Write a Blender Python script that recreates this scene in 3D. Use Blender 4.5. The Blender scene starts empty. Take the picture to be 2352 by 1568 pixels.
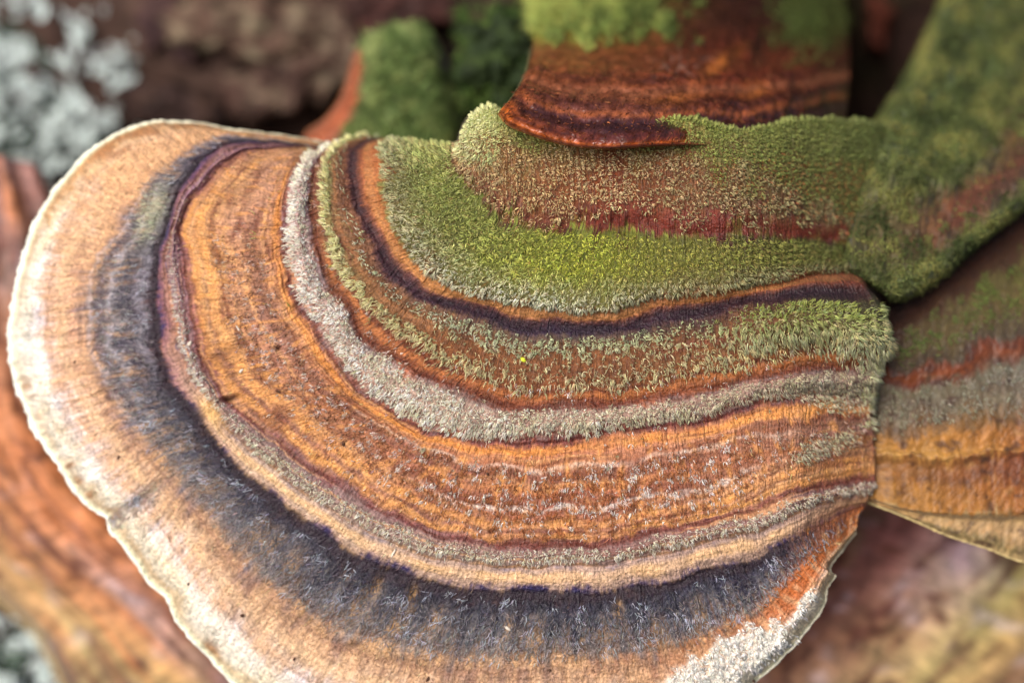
import bpy, math
import numpy as np

# ------------------------------------------------------------------ camera, sky, sun, exposure
SC = bpy.context.scene
COL = SC.collection
PITCH = math.radians(50.0)
DIST = 9.0                       # cm from lens to the plane of focus
CM = 0.01                        # metres per centimetre
PXCM = 392.0                     # picture units per cm on the plane of focus
ORG = np.array([0.0, 0.0, 0.30])  # plane of focus is 30 cm above the foot of the stump
RT = np.array([1.0, 0, 0])
UP = np.array([0, math.sin(PITCH), math.cos(PITCH)])
BK = np.array([0, -math.cos(PITCH), math.sin(PITCH)])

cam_d = bpy.data.cameras.new('camera')
cam = bpy.data.objects.new('camera', cam_d)
COL.objects.link(cam)
cam.location = ORG + BK * DIST * CM
cam.rotation_euler = (math.radians(90) - PITCH, 0, 0)
cam_d.sensor_width = 36
cam_d.lens = 54
cam_d.clip_start = 0.002
cam_d.clip_end = 100
cam_d.dof.use_dof = True
cam_d.dof.focus_distance = (DIST + 0.03) * CM
cam_d.dof.aperture_fstop = 13.5
SC.camera = cam

SUN_EL, SUN_AZ = 56.0, -55.0      # degrees; azimuth from the camera's side towards the left
world = bpy.data.worlds.new('World')
SC.world = world
world.use_nodes = True
wn = world.node_tree
sky = wn.nodes.new('ShaderNodeTexSky')
sky.sky_type = 'NISHITA'
sky.sun_disc = False
sun_dir = np.array([math.sin(math.radians(SUN_AZ)) * math.cos(math.radians(SUN_EL)),
                    -math.cos(math.radians(SUN_AZ)) * math.cos(math.radians(SUN_EL)),
                    math.sin(math.radians(SUN_EL))])
sky.sun_elevation = math.radians(SUN_EL)
sky.sun_rotation = math.atan2(sun_dir[0], sun_dir[1])
sky.air_density = 0.7
sky.dust_density = 7.0
sky.ozone_density = 1.0
bg = wn.nodes['Background']
wn.links.new(sky.outputs['Color'], bg.inputs['Color'])
bg.inputs['Strength'].default_value = 0.065

sun_l = bpy.data.lights.new('sun', 'SUN')
sun_l.energy = 1.5
sun_l.angle = math.radians(45)
sun_l.color = (1.0, 0.97, 0.93)
sun = bpy.data.objects.new('sun', sun_l)
COL.objects.link(sun)
from mathutils import Vector
sun.rotation_euler = Vector(-sun_dir).to_track_quat('-Z', 'Y').to_euler()
sun.location = (-0.3, -0.2, 0.8)

SC.view_settings.view_transform = 'Standard'
SC.view_settings.look = 'None'
SC.view_settings.gamma = 1.0
SC.view_settings.use_curve_mapping = False
SC.view_settings.exposure = 1.08
SC.cycles.use_denoising = True

# ------------------------------------------------------------------ numeric helpers
rng = np.random.default_rng(7)


def hexlin(h):
    c = np.array([int(h[i:i + 2], 16) for i in (0, 2, 4)]) / 255.0
    return np.where(c <= 0.04045, c / 12.92, ((c + 0.055) / 1.055) ** 2.4)


def srgb(r, g, b):
    c = np.array([r, g, b]) / 255.0
    return np.where(c <= 0.04045, c / 12.92, ((c + 0.055) / 1.055) ** 2.4)


def _hash(ix, iy, seed):
    h = (ix.astype(np.int64) * 374761393 + iy.astype(np.int64) * 668265263 + seed * 1442695041) & 0xFFFFFFFF
    h = ((h ^ (h >> 13)) * 1274126177) & 0xFFFFFFFF
    h = (h ^ (h >> 16)) & 0xFFFFFFFF
    return h / 4294967295.0


def noise(x, y, seed=0):
    """gradient noise, about -1..1"""
    x = np.asarray(x, float); y = np.asarray(y, float)
    ix = np.floor(x); iy = np.floor(y)
    fx = x - ix; fy = y - iy
    u = fx * fx * fx * (fx * (fx * 6 - 15) + 10); v = fy * fy * fy * (fy * (fy * 6 - 15) + 10)
    def g(ox, oy):
        a = _hash(ix + ox, iy + oy, seed) * 2 * np.pi
        return np.cos(a) * (fx - ox) + np.sin(a) * (fy - oy)
    n = (g(0, 0) * (1 - u) + g(1, 0) * u) * (1 - v) + (g(0, 1) * (1 - u) + g(1, 1) * u) * v
    return n * 1.5


def fbm(x, y, seed=0, octs=4):
    r = 0; a = 1.0; f = 1.0
    for k in range(octs):
        r = r + a * noise(x * f, y * f, seed + 17 * k); a *= 0.5; f *= 2.03
    return r / 1.6


def nearest_seed(X, Y, size, seed):
    """centre of the irregular cell a point lies in, and a random number of that cell"""
    gx = np.floor(X / size); gy = np.floor(Y / size)
    best = np.full(X.shape, 1e18); bx = np.zeros_like(best); by_ = np.zeros_like(best); bi = np.zeros_like(best)
    for ox in (-1, 0, 1):
        for oy in (-1, 0, 1):
            ix = gx + ox; iy = gy + oy
            cx = (ix + 0.1 + 0.8 * _hash(ix, iy, seed)) * size; cy = (iy + 0.1 + 0.8 * _hash(ix, iy, seed + 5)) * size
            d = (cx - X) ** 2 + (cy - Y) ** 2
            m = d < best
            best = np.where(m, d, best); bx = np.where(m, cx, bx); by_ = np.where(m, cy, by_)
            bi = np.where(m, _hash(ix, iy, seed + 9), bi)
    return bx, by_, bi


def sstep(x, a, b):
    k = np.clip((x - a) / (b - a), 0, 1)
    return k * k * (3 - 2 * k)


def patchy(x, a, b, n, soft=0.32, thr=0.42):
    """a band whose edges break up into patches"""
    return sstep(win(x, a, b, soft) + 0.45 * n, thr, thr + 0.25)


def win(x, a, b, soft=0.1):
    return sstep(x, a - soft, a + soft) * (1 - sstep(x, b - soft, b + soft))


def gauss(X, Y, cx, cy, rx, ry=None, ang=0.0):
    ry = rx if ry is None else ry
    c, s = math.cos(math.radians(ang)), math.sin(math.radians(ang))
    dx, dy = X - cx, Y - cy
    a = (dx * c + dy * s) / rx; b = (-dx * s + dy * c) / ry
    return np.exp(-(a * a + b * b))


def pchip(Y, xq, mono=True):
    """monotone cubic through Y[k] at integer knots along axis 0, evaluated at xq"""
    Y = np.asarray(Y, float); n = len(Y)
    d = Y[1:] - Y[:-1]
    m = np.zeros_like(Y)
    prod = d[1:] * d[:-1]
    with np.errstate(divide='ignore', invalid='ignore'):
        hm = 2 * d[1:] * d[:-1] / (d[1:] + d[:-1])
    m[1:-1] = np.where(prod > 0, hm, 0.0)
    m[1:-1] = np.where(prod > 0, 0.5 * m[1:-1] + 0.5 * np.clip(0.5 * (d[1:] + d[:-1]), -3 * np.minimum(abs(d[1:]), abs(d[:-1])), 3 * np.minimum(abs(d[1:]), abs(d[:-1]))), 0.25 * (d[1:] + d[:-1]))
    if not mono: m[1:-1] = 0.5 * (d[1:] + d[:-1])
    m[0] = d[0]; m[-1] = d[-1]
    xq = np.clip(xq, 0, n - 1 - 1e-9)
    i = np.floor(xq).astype(int); f = (xq - i).reshape((-1,) + (1,) * (Y.ndim - 1))
    h00 = 2 * f**3 - 3 * f**2 + 1; h10 = f**3 - 2 * f**2 + f; h01 = -2 * f**3 + 3 * f**2; h11 = f**3 - f**2
    return h00 * Y[i] + h10 * m[i] + h01 * Y[i + 1] + h11 * m[i + 1]


def to_world(X, Y, w):
    """picture position at height w (cm) over the plane of focus -> metres"""
    k = (DIST - w) / DIST
    u = (X - 1176.0) / PXCM * k; v = (784.0 - Y) / PXCM * k
    p = u[..., None] * RT + v[..., None] * UP + w[..., None] * BK
    return ORG + p * CM


def uvw(u, v, w):
    u, v, w = np.broadcast_arrays(np.asarray(u, float), np.asarray(v, float), np.asarray(w, float))
    return ORG + (u[..., None] * RT + v[..., None] * UP + w[..., None] * BK) * CM


def grid_faces(nt, ns, wrap=False):
    i = np.arange(nt - 1)[:, None]; j = np.arange(ns if wrap else ns - 1)[None, :]
    j2 = (j + 1) % ns
    return np.stack([i * ns + j, i * ns + j2, (i + 1) * ns + j2, (i + 1) * ns + j], -1).reshape(-1, 4)


def make_mesh(name, verts, faces, mat, parent=None, col=None, uv=None, flip=False, smooth=True):
    verts = np.asarray(verts, np.float32).reshape(-1, 3)
    faces = np.asarray(faces, np.int32)
    if flip:
        faces = faces[:, ::-1]
    me = bpy.data.meshes.new(name)
    nf, k = faces.shape
    me.vertices.add(len(verts)); me.vertices.foreach_set('co', verts.ravel())
    me.loops.add(nf * k); me.loops.foreach_set('vertex_index', np.ascontiguousarray(faces).ravel())
    me.polygons.add(nf); me.polygons.foreach_set('loop_start', np.arange(0, nf * k, k, dtype=np.int32))
    me.polygons.foreach_set('use_smooth', np.full(nf, smooth))
    if col is not None:
        a = me.attributes.new('tint', 'FLOAT_COLOR', 'POINT')
        c4 = np.ones((len(verts), 4), np.float32); c4[:, :3] = np.asarray(col).reshape(-1, 3)
        a.data.foreach_set('color', c4.ravel())
    if uv is not None:
        a = me.attributes.new('lay', 'FLOAT_VECTOR', 'POINT')
        v3 = np.zeros((len(verts), 3), np.float32); v3[:, :2] = np.asarray(uv).reshape(-1, 2)
        a.data.foreach_set('vector', v3.ravel())
    me.update(calc_edges=True)
    me.materials.append(mat)
    o = bpy.data.objects.new(name, me)
    COL.objects.link(o)
    if parent is not None:
        o.parent = parent
        o.matrix_parent_inverse = parent.matrix_basis.inverted()
    return o


def thing(name, label, cat, loc, group=None):
    o = bpy.data.objects.new(name, None); COL.objects.link(o)
    o.location = loc; o.empty_display_size = 0.005
    o['label'] = label; o['category'] = cat
    if group: o['group'] = group
    return o


def stuff(o, label=None):
    o['kind'] = 'stuff'
    if label: o['label'] = label
    return o


class Patch:
    """a smooth sheet through a net of picture points; ring index t across, spoke index s along"""
    def __init__(self, net, wfun, nt, ns, t0=0.0, s0=0.0, warp=None):
        net = np.asarray(net, float)                       # [spoke][ring][2]
        S, R = net.shape[:2]
        tq = np.linspace(0, R - 1, nt); sq = np.linspace(0, S - 1, ns)
        a = pchip(net, sq, False)                                 # ns,R,2
        a = pchip(a.transpose(1, 0, 2), tq)                # nt,ns,2
        self.X, self.Y = a[..., 0], a[..., 1]
        self.t, self.s = np.meshgrid(tq + t0, sq + s0, indexing='ij')
        if warp: warp(self)
        self.w = wfun(self)
        self.finish()

    def finish(self):
        self.P = to_world(self.X, self.Y, self.w)
        P = self.P / CM
        dt = np.gradient(P, axis=0); ds = np.gradient(P, axis=1)
        self.N = np.cross(dt, ds); n = np.linalg.norm(self.N, axis=-1, keepdims=True)
        self.N /= np.maximum(n, 1e-12)
        view = (ORG + BK * DIST * CM - self.P)
        if np.mean(np.sum(self.N * view, -1)) < 0:
            self.N *= -1; self.flip = True
        else:
            self.flip = False
        self.area = np.linalg.norm(np.cross(dt, ds), axis=-1)   # cm2 per cell
        self.T = dt / np.maximum(np.linalg.norm(dt, axis=-1, keepdims=True), 1e-12)
        lt = np.linalg.norm(dt, axis=-1).mean(1).cumsum(); ls = np.linalg.norm(ds, axis=-1).mean(0).cumsum()
        self.arc = np.linalg.norm(dt, axis=-1).cumsum(0)
        self.uv = np.stack(np.broadcast_arrays(ls[None, :], self.arc), -1)

    def mesh(self, name, mat, parent, col):
        nt, ns = self.X.shape
        return make_mesh(name, self.P, grid_faces(nt, ns), mat, parent, col, self.uv, flip=self.flip)


def ramp2(t, s, keys, table):
    """table: list of (t, [hex per key]); colours blended over t and over spokes"""
    tt = np.array([r[0] for r in table], float)
    cc = np.array([[hexlin(h) ** (1 / 2.2) for h in r[1].split()] for r in table])   # nt,nk,3
    ti = np.clip(np.interp(t, tt, np.arange(len(tt))), 0, len(tt) - 1 - 1e-6)
    si = np.clip(np.interp(s, keys, np.arange(len(keys))), 0, len(keys) - 1 - 1e-6)
    i = ti.astype(int); f = (ti - i)[..., None]
    j = si.astype(int); g = (si - j)[..., None]
    c = (cc[i, j] * (1 - f) + cc[i + 1, j] * f) * (1 - g) + (cc[i, j + 1] * (1 - f) + cc[i + 1, j + 1] * f) * g
    return c ** 2.2


def mix(c, h, m):
    h = hexlin(h) if isinstance(h, str) else h
    return c * (1 - m[..., None]) + h * m[..., None]


# ------------------------------------------------------------------ fibres
def fibres(name, P, N, T, L, R, C, mat, parent, lift=30.0, spread=35.0, curl=25.0, clump=None, seg=3, pull=None, rise=None):
    """short tapered three-sided hairs; L, R in cm, angles in degrees"""
    n = len(P)
    B = np.cross(N, T); B /= np.maximum(np.linalg.norm(B, axis=1, keepdims=True), 1e-9)
    T = np.cross(B, N)
    yaw = np.radians(rng.normal(0, spread, n))
    if clump is not None: yaw = yaw + clump
    el = np.radians(np.clip(rng.normal(lift, lift * 0.4 + 4, n), 2, 88))
    tw = np.radians(rng.normal(0, curl, n)); bend = np.radians(rng.normal(curl * 0.25, curl * 0.7, n))
    pts = [P]; dirs = []
    step = (L / seg * CM)[:, None]
    for k in range(seg):
        d = (np.cos(yaw)[:, None] * T + np.sin(yaw)[:, None] * B) * np.cos(el)[:, None] + N * np.sin(el)[:, None]
        dirs.append(d); pts.append(pts[-1] + d * step)
        yaw = yaw + tw; el = np.clip(el - bend, -0.5, 1.5)
    if pull is not None:                                       # tips of a tuft meet in one point
        pull = pull - N * np.sum(pull * N, 1, keepdims=True)
        for k in range(1, seg + 1):
            f = (k / seg) ** 1.25
            tgt = P + pull * CM + N * (rise * CM)[:, None] * f + T * (rise * 0.55 * CM)[:, None] * f
            g = 0.78 * f
            pts[k] = pts[k] * (1 - g) + (P * (1 - f) + tgt * f) * g
        dirs = [(pts[k + 1] - pts[k]) for k in range(seg)]
        dirs = [d / np.maximum(np.linalg.norm(d, axis=1, keepdims=True), 1e-9) for d in dirs]
    prof = [1.0, 0.85, 0.55, 0.3][:seg]
    V = []
    for k in range(seg):
        d = dirs[k]
        a = np.cross(d, N); la = np.linalg.norm(a, axis=1, keepdims=True)
        a = np.where(la > 1e-4, a / np.maximum(la, 1e-9), B)
        b = np.cross(a, d)
        r = (R * prof[k] * CM)[:, None]
        for q in range(3):
            an = 2 * math.pi * q / 3 + math.pi / 2
            V.append(pts[k] + (a * math.cos(an) + b * math.sin(an)) * r)
    V.append(pts[seg])
    nv = len(V)
    V = np.stack(V, 1)                                         # n,nv,3
    F = []
    for k in range(seg - 1):
        for q in range(3):
            q2 = (q + 1) % 3
            a, b, c, d = 3 * k + q, 3 * k + q2, 3 * k + 3 + q2, 3 * k + 3 + q
            F += [(a, b, c), (a, c, d)]
    k = seg - 1
    for q in range(3):
        F.append((3 * k + q, 3 * k + (q + 1) % 3, nv - 1))
    F = np.array(F)[None] + (np.arange(n) * nv)[:, None, None]
    col = np.repeat(C[:, None, :], nv, 1)
    return make_mesh(name, V, F.reshape(-1, 3), mat, parent, col)


def scatter(pt, dens):
    """random points on a Patch by density per cm2; returns flat attribute dict"""
    nt, ns = pt.X.shape
    w = (dens * pt.area)[:-1, :-1]
    tot = w.sum(); n = int(tot)
    if n < 1: n = 1
    idx = rng.choice(w.size, n, p=(w / tot).ravel())
    i, j = np.divmod(idx, ns - 1)
    a = rng.random(n); b = rng.random(n)
    def bil(A):
        a_, b_ = (a, b) if A.ndim == 2 else (a[:, None], b[:, None])
        return (A[i, j] * (1 - a_) + A[i + 1, j] * a_) * (1 - b_) + (A[i, j + 1] * (1 - a_) + A[i + 1, j + 1] * a_) * b_
    N = bil(pt.N); N /= np.linalg.norm(N, axis=1, keepdims=True)
    return dict(P=bil(pt.P), N=N, T=bil(pt.T), X=bil(pt.X), Y=bil(pt.Y), t=bil(pt.t), s=bil(pt.s), n=n)


def jit(C, v=0.22, hue=0.06):
    n = len(C)
    k = np.exp(rng.normal(0, v, (n, 1))) * np.exp(rng.normal(0, hue, (n, 3)))
    return np.clip(C * k, 0.003, 0.9)


def swirl(X, Y, size, seed, amp):
    return np.radians(amp) * noise(X / size, Y / size, seed)


# ------------------------------------------------------------------ materials
def new_mat(name):
    m = bpy.data.materials.new(name); m.use_nodes = True
    nt = m.node_tree
    return m, nt, nt.nodes['Principled BSDF']


def N_(nt, kind, **kw):
    n = nt.nodes.new(kind)
    for k, v in kw.items():
        if k in n.inputs: n.inputs[k].default_value = v
        else: setattr(n, k, v)
    return n


def tint_mat(name, rough=0.6, spec=0.35, streak=None, grain=None, bump=0.3, sheen=0.0, sheen_tint=(1, 1, 1, 1), sss=0.0):
    """tint attribute times radial streaks and grain, with a fine bump"""
    m, nt, p = new_mat(name)
    L = nt.links.new
    at = N_(nt, 'ShaderNodeAttribute', attribute_name='tint')
    lay = N_(nt, 'ShaderNodeAttribute', attribute_name='lay')
    geo = N_(nt, 'ShaderNodeTexCoord')
    p.inputs['Roughness'].default_value = rough
    p.inputs['Specular IOR Level'].default_value = spec
    if sheen:
        p.inputs['Sheen Weight'].default_value = sheen
        p.inputs['Sheen Tint'].default_value = sheen_tint
    if sss:
        p.inputs['Subsurface Weight'].default_value = sss
        p.inputs['Subsurface Radius'].default_value = (1.0, 0.55, 0.3)
        p.inputs['Subsurface Scale'].default_value = 0.0006
    col = at.outputs['Color']; hgt = None
    def layer(src, scale, detail, lo, hi, vec=None):
        nonlocal col, hgt
        no = N_(nt, 'ShaderNodeTexNoise'); no.inputs['Scale'].default_value = 1.0; no.inputs['Detail'].default_value = detail
        mp = N_(nt, 'ShaderNodeMapping'); mp.inputs['Scale'].default_value = scale
        L(src, mp.inputs['Vector']); L(mp.outputs['Vector'], no.inputs['Vector'])
        mr = N_(nt, 'ShaderNodeMapRange'); mr.inputs['From Min'].default_value = 0.3; mr.inputs['From Max'].default_value = 0.7
        mr.inputs['To Min'].default_value = lo; mr.inputs['To Max'].default_value = hi
        L(no.outputs['Fac'], mr.inputs['Value'])
        mx = N_(nt, 'ShaderNodeVectorMath', operation='SCALE')
        L(col, mx.inputs[0]); L(mr.outputs['Result'], mx.inputs['Scale'])
        col = mx.outputs['Vector']
        if hgt is None: hgt = no.outputs['Fac']
        else:
            ad = N_(nt, 'ShaderNodeMath', operation='ADD'); L(hgt, ad.inputs[0]); L(no.outputs['Fac'], ad.inputs[1]); hgt = ad.outputs[0]
    if streak: layer(lay.outputs['Vector'], (streak[0], streak[1], 1), 3.0, streak[2], streak[3])
    if grain: layer(geo.outputs['Object'], (grain[0] * 100,) * 3, 3.0, grain[1], grain[2])
    L(col, p.inputs['Base Color'])
    if hgt is not None and bump:
        bp = N_(nt, 'ShaderNodeBump'); bp.inputs['Strength'].default_value = bump; bp.inputs['Distance'].default_value = 0.0003
        L(hgt, bp.inputs['Height']); L(bp.outputs['Normal'], p.inputs['Normal'])
    return m


M_cap = tint_mat('fungus_cap', 0.34, 0.3, streak=(75, 11, 0.74, 1.26), grain=(60, 0.68, 1.32), bump=0.65, sheen=0.02)
M_side = tint_mat('fungus_cap_side', 0.5, 0.35, streak=(10, 22, 0.8, 1.2), grain=(30, 0.8, 1.2), bump=0.4, sheen=0.1)
M_far = tint_mat('fungus_cap_far', 0.6, 0.3, streak=(28, 3, 0.75, 1.25), grain=(9, 0.6, 1.4), bump=0.8, sheen=0.1)
M_hair = tint_mat('hair_fibre', 0.45, 0.25, bump=0, sheen=0.0)
M_moss = tint_mat('moss_leaf', 0.6, 0.15, bump=0)
M_gloss = tint_mat('fungus_cap_wet', 0.3, 0.6, streak=(16, 6, 0.6, 1.4), grain=(12, 0.6, 1.4), bump=0.9)
M_rim = tint_mat('cap_rim', 0.6, 0.3, grain=(40, 0.9, 1.1), bump=0.3)
M_bark = tint_mat('bark', 0.8, 0.2, grain=(6, 0.55, 1.45), bump=1.0)
M_lich = tint_mat('lichen', 0.75, 0.2, grain=(7, 0.55, 1.4), bump=0.4)

# ------------------------------------------------------------------ stump (trunk) behind everything
u, v = np.meshgrid(np.linspace(-11, 11, 200), np.linspace(-12, 8, 180), indexing='xy')


def trunk_w(u, v):
    w = -4.1 + 0.45 * (v - 1.6) - 0.05 * np.maximum(np.abs(u) - 2, 0) ** 2
    w = w - 4.0 * np.exp(-((u - 2.15) / 0.75) ** 2 - ((v - 1.5) / 1.3) ** 2) - 1.2 * np.exp(-((u + 0.35) / 0.3) ** 2 - ((v - 1.3) / 0.4) ** 2)
    w = w + 0.35 * fbm(u * 0.9 + 0.25 * v, v * 0.5, 3, 5) + 0.18 * fbm(u * 2.6, v * 1.6, 9, 4)
    return w


tw = trunk_w(u, v)
TP = uvw(u, v, tw)
k = fbm(u * 1.3, v * 0.9, 21, 5)
tc = ramp2(k * 0.5 + 0.5, np.zeros_like(k), [0, 1], [(0, '2c1c18 2c1c18'), (0.4, '4a342c 4a342c'), (0.7, '6a5246 6a5246'), (1, '7d6a58 7d6a58')])
mossy = sstep(fbm(u * 0.8 + 4, v * 0.8, 31, 4), 0.15, 0.5)
tc = tc * 0.6
tc = mix(tc, '3c4a22', mossy * 0.8 * sstep(u, -1.2, 0.2))
crevice_dark = sstep(u, 0.8, 1.6)
tc = mix(tc, srgb(34, 17, 13), crevice_dark * 0.85)  # darkened towards the right, crevice shade put into the wood colour
stump = thing('tree_stump', 'dark brown stump with rough furrowed bark behind the bracket fungi', 'stump', uvw(0, -11.5, -8))
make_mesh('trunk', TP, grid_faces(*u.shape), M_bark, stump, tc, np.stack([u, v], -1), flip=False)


def blob_disc(name, cx, cy, rx, ry, w0, thick, seed, mat, parent, colf, rot=0.0, rough=0.3, lump=0.35, nr=26, na=64):
    """a lumpy plate lying on what is behind it, with its own thickness and turned-down edge"""
    r, a = np.meshgrid(np.linspace(0, 1.12, nr), np.linspace(0, 2 * math.pi, na, endpoint=False), indexing='ij')
    prof = np.where(r <= 1, np.sqrt(np.clip(1 - np.clip(r, 0, 1) ** 6, 0, 1)), 0) - np.clip(r - 1, 0, 1) * 4
    rr = np.minimum(r, 1.02)
    edge = 1 + rough * noise(np.cos(a) * 1.6 + seed, np.sin(a) * 1.6, seed) + rough * 0.5 * noise(np.cos(a) * 4, np.sin(a) * 4 + seed, seed + 1)
    x = rr * edge * np.cos(a) * rx; y = rr * edge * np.sin(a) * ry
    c, s = math.cos(math.radians(rot)), math.sin(math.radians(rot))
    X = cx + x * c - y * s; Y = cy + x * s + y * c
    w = w0 + thick * (prof - 0.5) + lump * thick * fbm(X / 60.0, Y / 60.0, seed + 5, 4) * np.clip(prof + 0.3, 0, 1)
    P = to_world(X, Y, w)
    o = make_mesh(name, P, grid_faces(nr, na, True), mat, parent, colf(X, Y), np.stack([X, Y], -1) / PXCM)
    return o


def bark_cols(base, light, seed, dim=0.75):
    def f(X, Y):
        k = sstep(fbm(X / 55.0, Y / 40.0, seed, 4), -0.1, 0.6)
        c = np.broadcast_to(hexlin(base), X.shape + (3,)).copy()
        return mix(c, light, k) * dim
    return f


plates = [
    (560, 60, 190, 95, -2.55, 0.35, 8, '5a4438', '8f8068'), (640, 195, 150, 80, -2.6, 0.3, -14, '4a342c', '7d6a58'),
    (395, 55, 95, 85, -2.75, 0.3, 35, '3f2a2a', '5f4740'), (400, 250, 150, 60, -2.75, 0.3, 10, '33231f', '4c372c'),
    (760, 110, 90, 120, -2.6, 0.3, 20, '4f3c32', '857560'), (150, 520, 170, 90, -2.9, 0.3, 0, '7a4c44', '9a7a70'),
    (930, 20, 150, 70, -2.4, 0.3, -6, '3a2420', '55302a'), (60, 700, 170, 120, -3.2, 0.3, 15, '5c4238', '7a6058'),
    (1925, 40, 34, 180, -3.6, 0.5, 6, '2c1410', '4a2016'), (2020, 10, 38, 110, -3.1, 0.5, 4, '4a2014', '7a3a20'),  # first plate's bark colour darkened with the crevice shade
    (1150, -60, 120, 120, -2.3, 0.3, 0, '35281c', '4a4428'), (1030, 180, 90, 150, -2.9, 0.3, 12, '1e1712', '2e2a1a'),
]
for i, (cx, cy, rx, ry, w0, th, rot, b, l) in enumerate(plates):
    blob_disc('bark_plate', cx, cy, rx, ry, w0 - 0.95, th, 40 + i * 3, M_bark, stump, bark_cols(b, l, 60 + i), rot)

# ------------------------------------------------------------------ the main bracket
# net of spokes (left end -> right end); each spoke lists ring crossings from the base to the margin
NET = [
 [(1058,338),(1040,335),(893,320),(882,318),(868,316),(835,318),(800,324),(752,333),(746,336),(743,337),(741,337),(740,337),(739,336),(738,334),(738,332),(740,328)],
 [(1060,322),(1040,345),(870,338),(836,338),(810,340),(778,338),(752,345),(705,352),(685,352),(640,346),(612,341),(600,337),(588,330),(542,317),(515,304),(480,291)],
 [(1063,305),(1042,358),(872,372),(826,372),(795,378),(758,378),(725,382),(668,400),(640,397),(560,385),(520,368),(505,362),(488,350),(428,350),(388,318),(350,283)],
 [(1072,285),(1050,385),(876,418),(828,424),(797,432),(750,432),(708,440),(652,460),(615,465),(500,450),(455,437),(440,430),(425,425),(345,425),(272,388),(215,345)],
 [(1085,268),(1068,418),(886,470),(844,478),(813,490),(756,487),(714,500),(650,525),(600,540),(470,532),(412,522),(400,520),(385,520),(285,528),(172,503),(105,475)],
 [(1105,254),(1100,442),(905,526),(876,535),(843,550),(772,560),(727,572),(652,595),(610,610),(500,612),(420,604),(385,606),(362,610),(225,628),(120,632),(50,620)],
 [(1130,249),(1130,470),(930,568),(899,580),(866,603),(804,632),(752,650),(682,680),(640,700),(520,722),(440,728),(402,734),(365,740),(215,758),(115,772),(25,775)],
 [(1152,264),(1150,500),(956,603),(936,618),(902,648),(852,690),(800,718),(728,760),(680,785),(560,815),(466,836),(425,850),(388,868),(258,888),(160,912),(60,935)],
 [(1195,298),(1195,510),(1000,638),(982,654),(952,684),(912,740),(845,792),(780,845),(735,862),(620,880),(512,905),(484,932),(455,958),(332,995),(240,1038),(150,1085)],
 [(1250,312),(1262,515),(1066,672),(1056,688),(1036,718),(1000,795),(940,852),(882,935),(828,945),(722,958),(628,1018),(592,1050),(560,1078),(440,1130),(372,1200),(300,1275)],
 [(1310,322),(1320,518),(1142,690),(1132,710),(1120,744),(1095,840),(1060,898),(1008,992),(972,1030),(912,1105),(862,1172),(832,1215),(800,1262),(688,1388),(610,1485),(545,1572)],
 [(1360,322),(1370,518),(1222,706),(1216,734),(1206,772),(1176,868),(1158,930),(1138,1018),(1122,1072),(1092,1180),(1076,1246),(1060,1292),(1040,1345),(960,1500),(915,1615),(880,1700)],
 [(1405,314),(1412,520),(1326,716),(1322,738),(1316,774),(1308,872),(1302,936),(1296,1006),(1291,1070),(1286,1190),(1286,1256),(1281,1300),(1276,1364),(1262,1502),(1256,1635),(1250,1722)],
 [(1455,306),(1460,522),(1432,705),(1436,732),(1437,766),(1442,862),(1446,925),(1452,985),(1460,1060),(1466,1172),(1474,1236),(1480,1276),(1484,1346),(1512,1485),(1542,1605),(1562,1680)],
 [(1550,272),(1560,538),(1574,680),(1572,702),(1570,738),(1578,830),(1584,905),(1590,965),(1596,1030),(1610,1140),(1620,1202),(1630,1246),(1648,1308),(1692,1420),(1730,1490),(1762,1540)],
 [(1700,303),(1700,534),(1704,656),(1704,676),(1706,712),(1720,805),(1726,880),(1731,932),(1736,1000),(1746,1090),(1756,1162),(1766,1208),(1772,1266),(1812,1330),(1848,1368),(1882,1402)],
 [(1850,280),(1842,540),(1832,636),(1830,657),(1832,694),(1842,772),(1850,852),(1856,905),(1862,985),(1868,1060),(1874,1124),(1876,1160),(1872,1206),(1888,1256),(1902,1276),(1914,1292)],
 [(2010,290),(1985,565),(1968,622),(1988,652),(2012,694),(2032,785),(2012,848),(2002,900),(1998,968),(2003,1040),(2006,1092),(2000,1128),(1988,1160),(1976,1192),(1968,1208),(1962,1222)],
]
NET = np.array(NET, float)
# hidden continuations: behind the left horizon, behind the base, round the right side
nb = NET[:, :1] + np.array([0, 14.0]);  nb2 = NET[:, :1] + np.array([0, 60.0])
full = np.concatenate([nb2, nb, NET], 1)
lft = full[:1] + np.array([8, 26.0]); lft2 = full[:1] + np.array([30, 110.0])
lowr = (np.arange(full.shape[1]) <= 4)[None, :, None]
rgt = full[-1:] + np.where(lowr, np.array([60, 14.0]), np.array([-26, 6.0])); rgt2 = full[-1:] + np.where(lowr, np.array([130, 24.0]), np.array([-90, 20.0]))
full = np.concatenate([lft2, lft, full, rgt, rgt2], 0)

REL = np.array([(-2, 0), (0, 0.0), (0.4, 0.02), (0.85, 0.02), (0.97, -0.01), (1.03, 0.0), (1.2, 0.0), (1.6, 0.03), (1.92, 0.02), (2.05, -0.035), (3.0, -0.06), (3.5, -0.07),
                (4.1, -0.045), (4.6, -0.02), (5.0, -0.012), (5.9, -0.035), (6.5, 0.012), (7.08, -0.03), (7.6, -0.018), (8.3, 0.0), (9.4, -0.008),
                (9.9, -0.02), (10.5, 0.012), (11.05, -0.02), (11.6, -0.012), (12.05, -0.03), (12.5, -0.005), (13, 0), (14, 0), (14.7, 0), (15, -0.02)])


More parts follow.
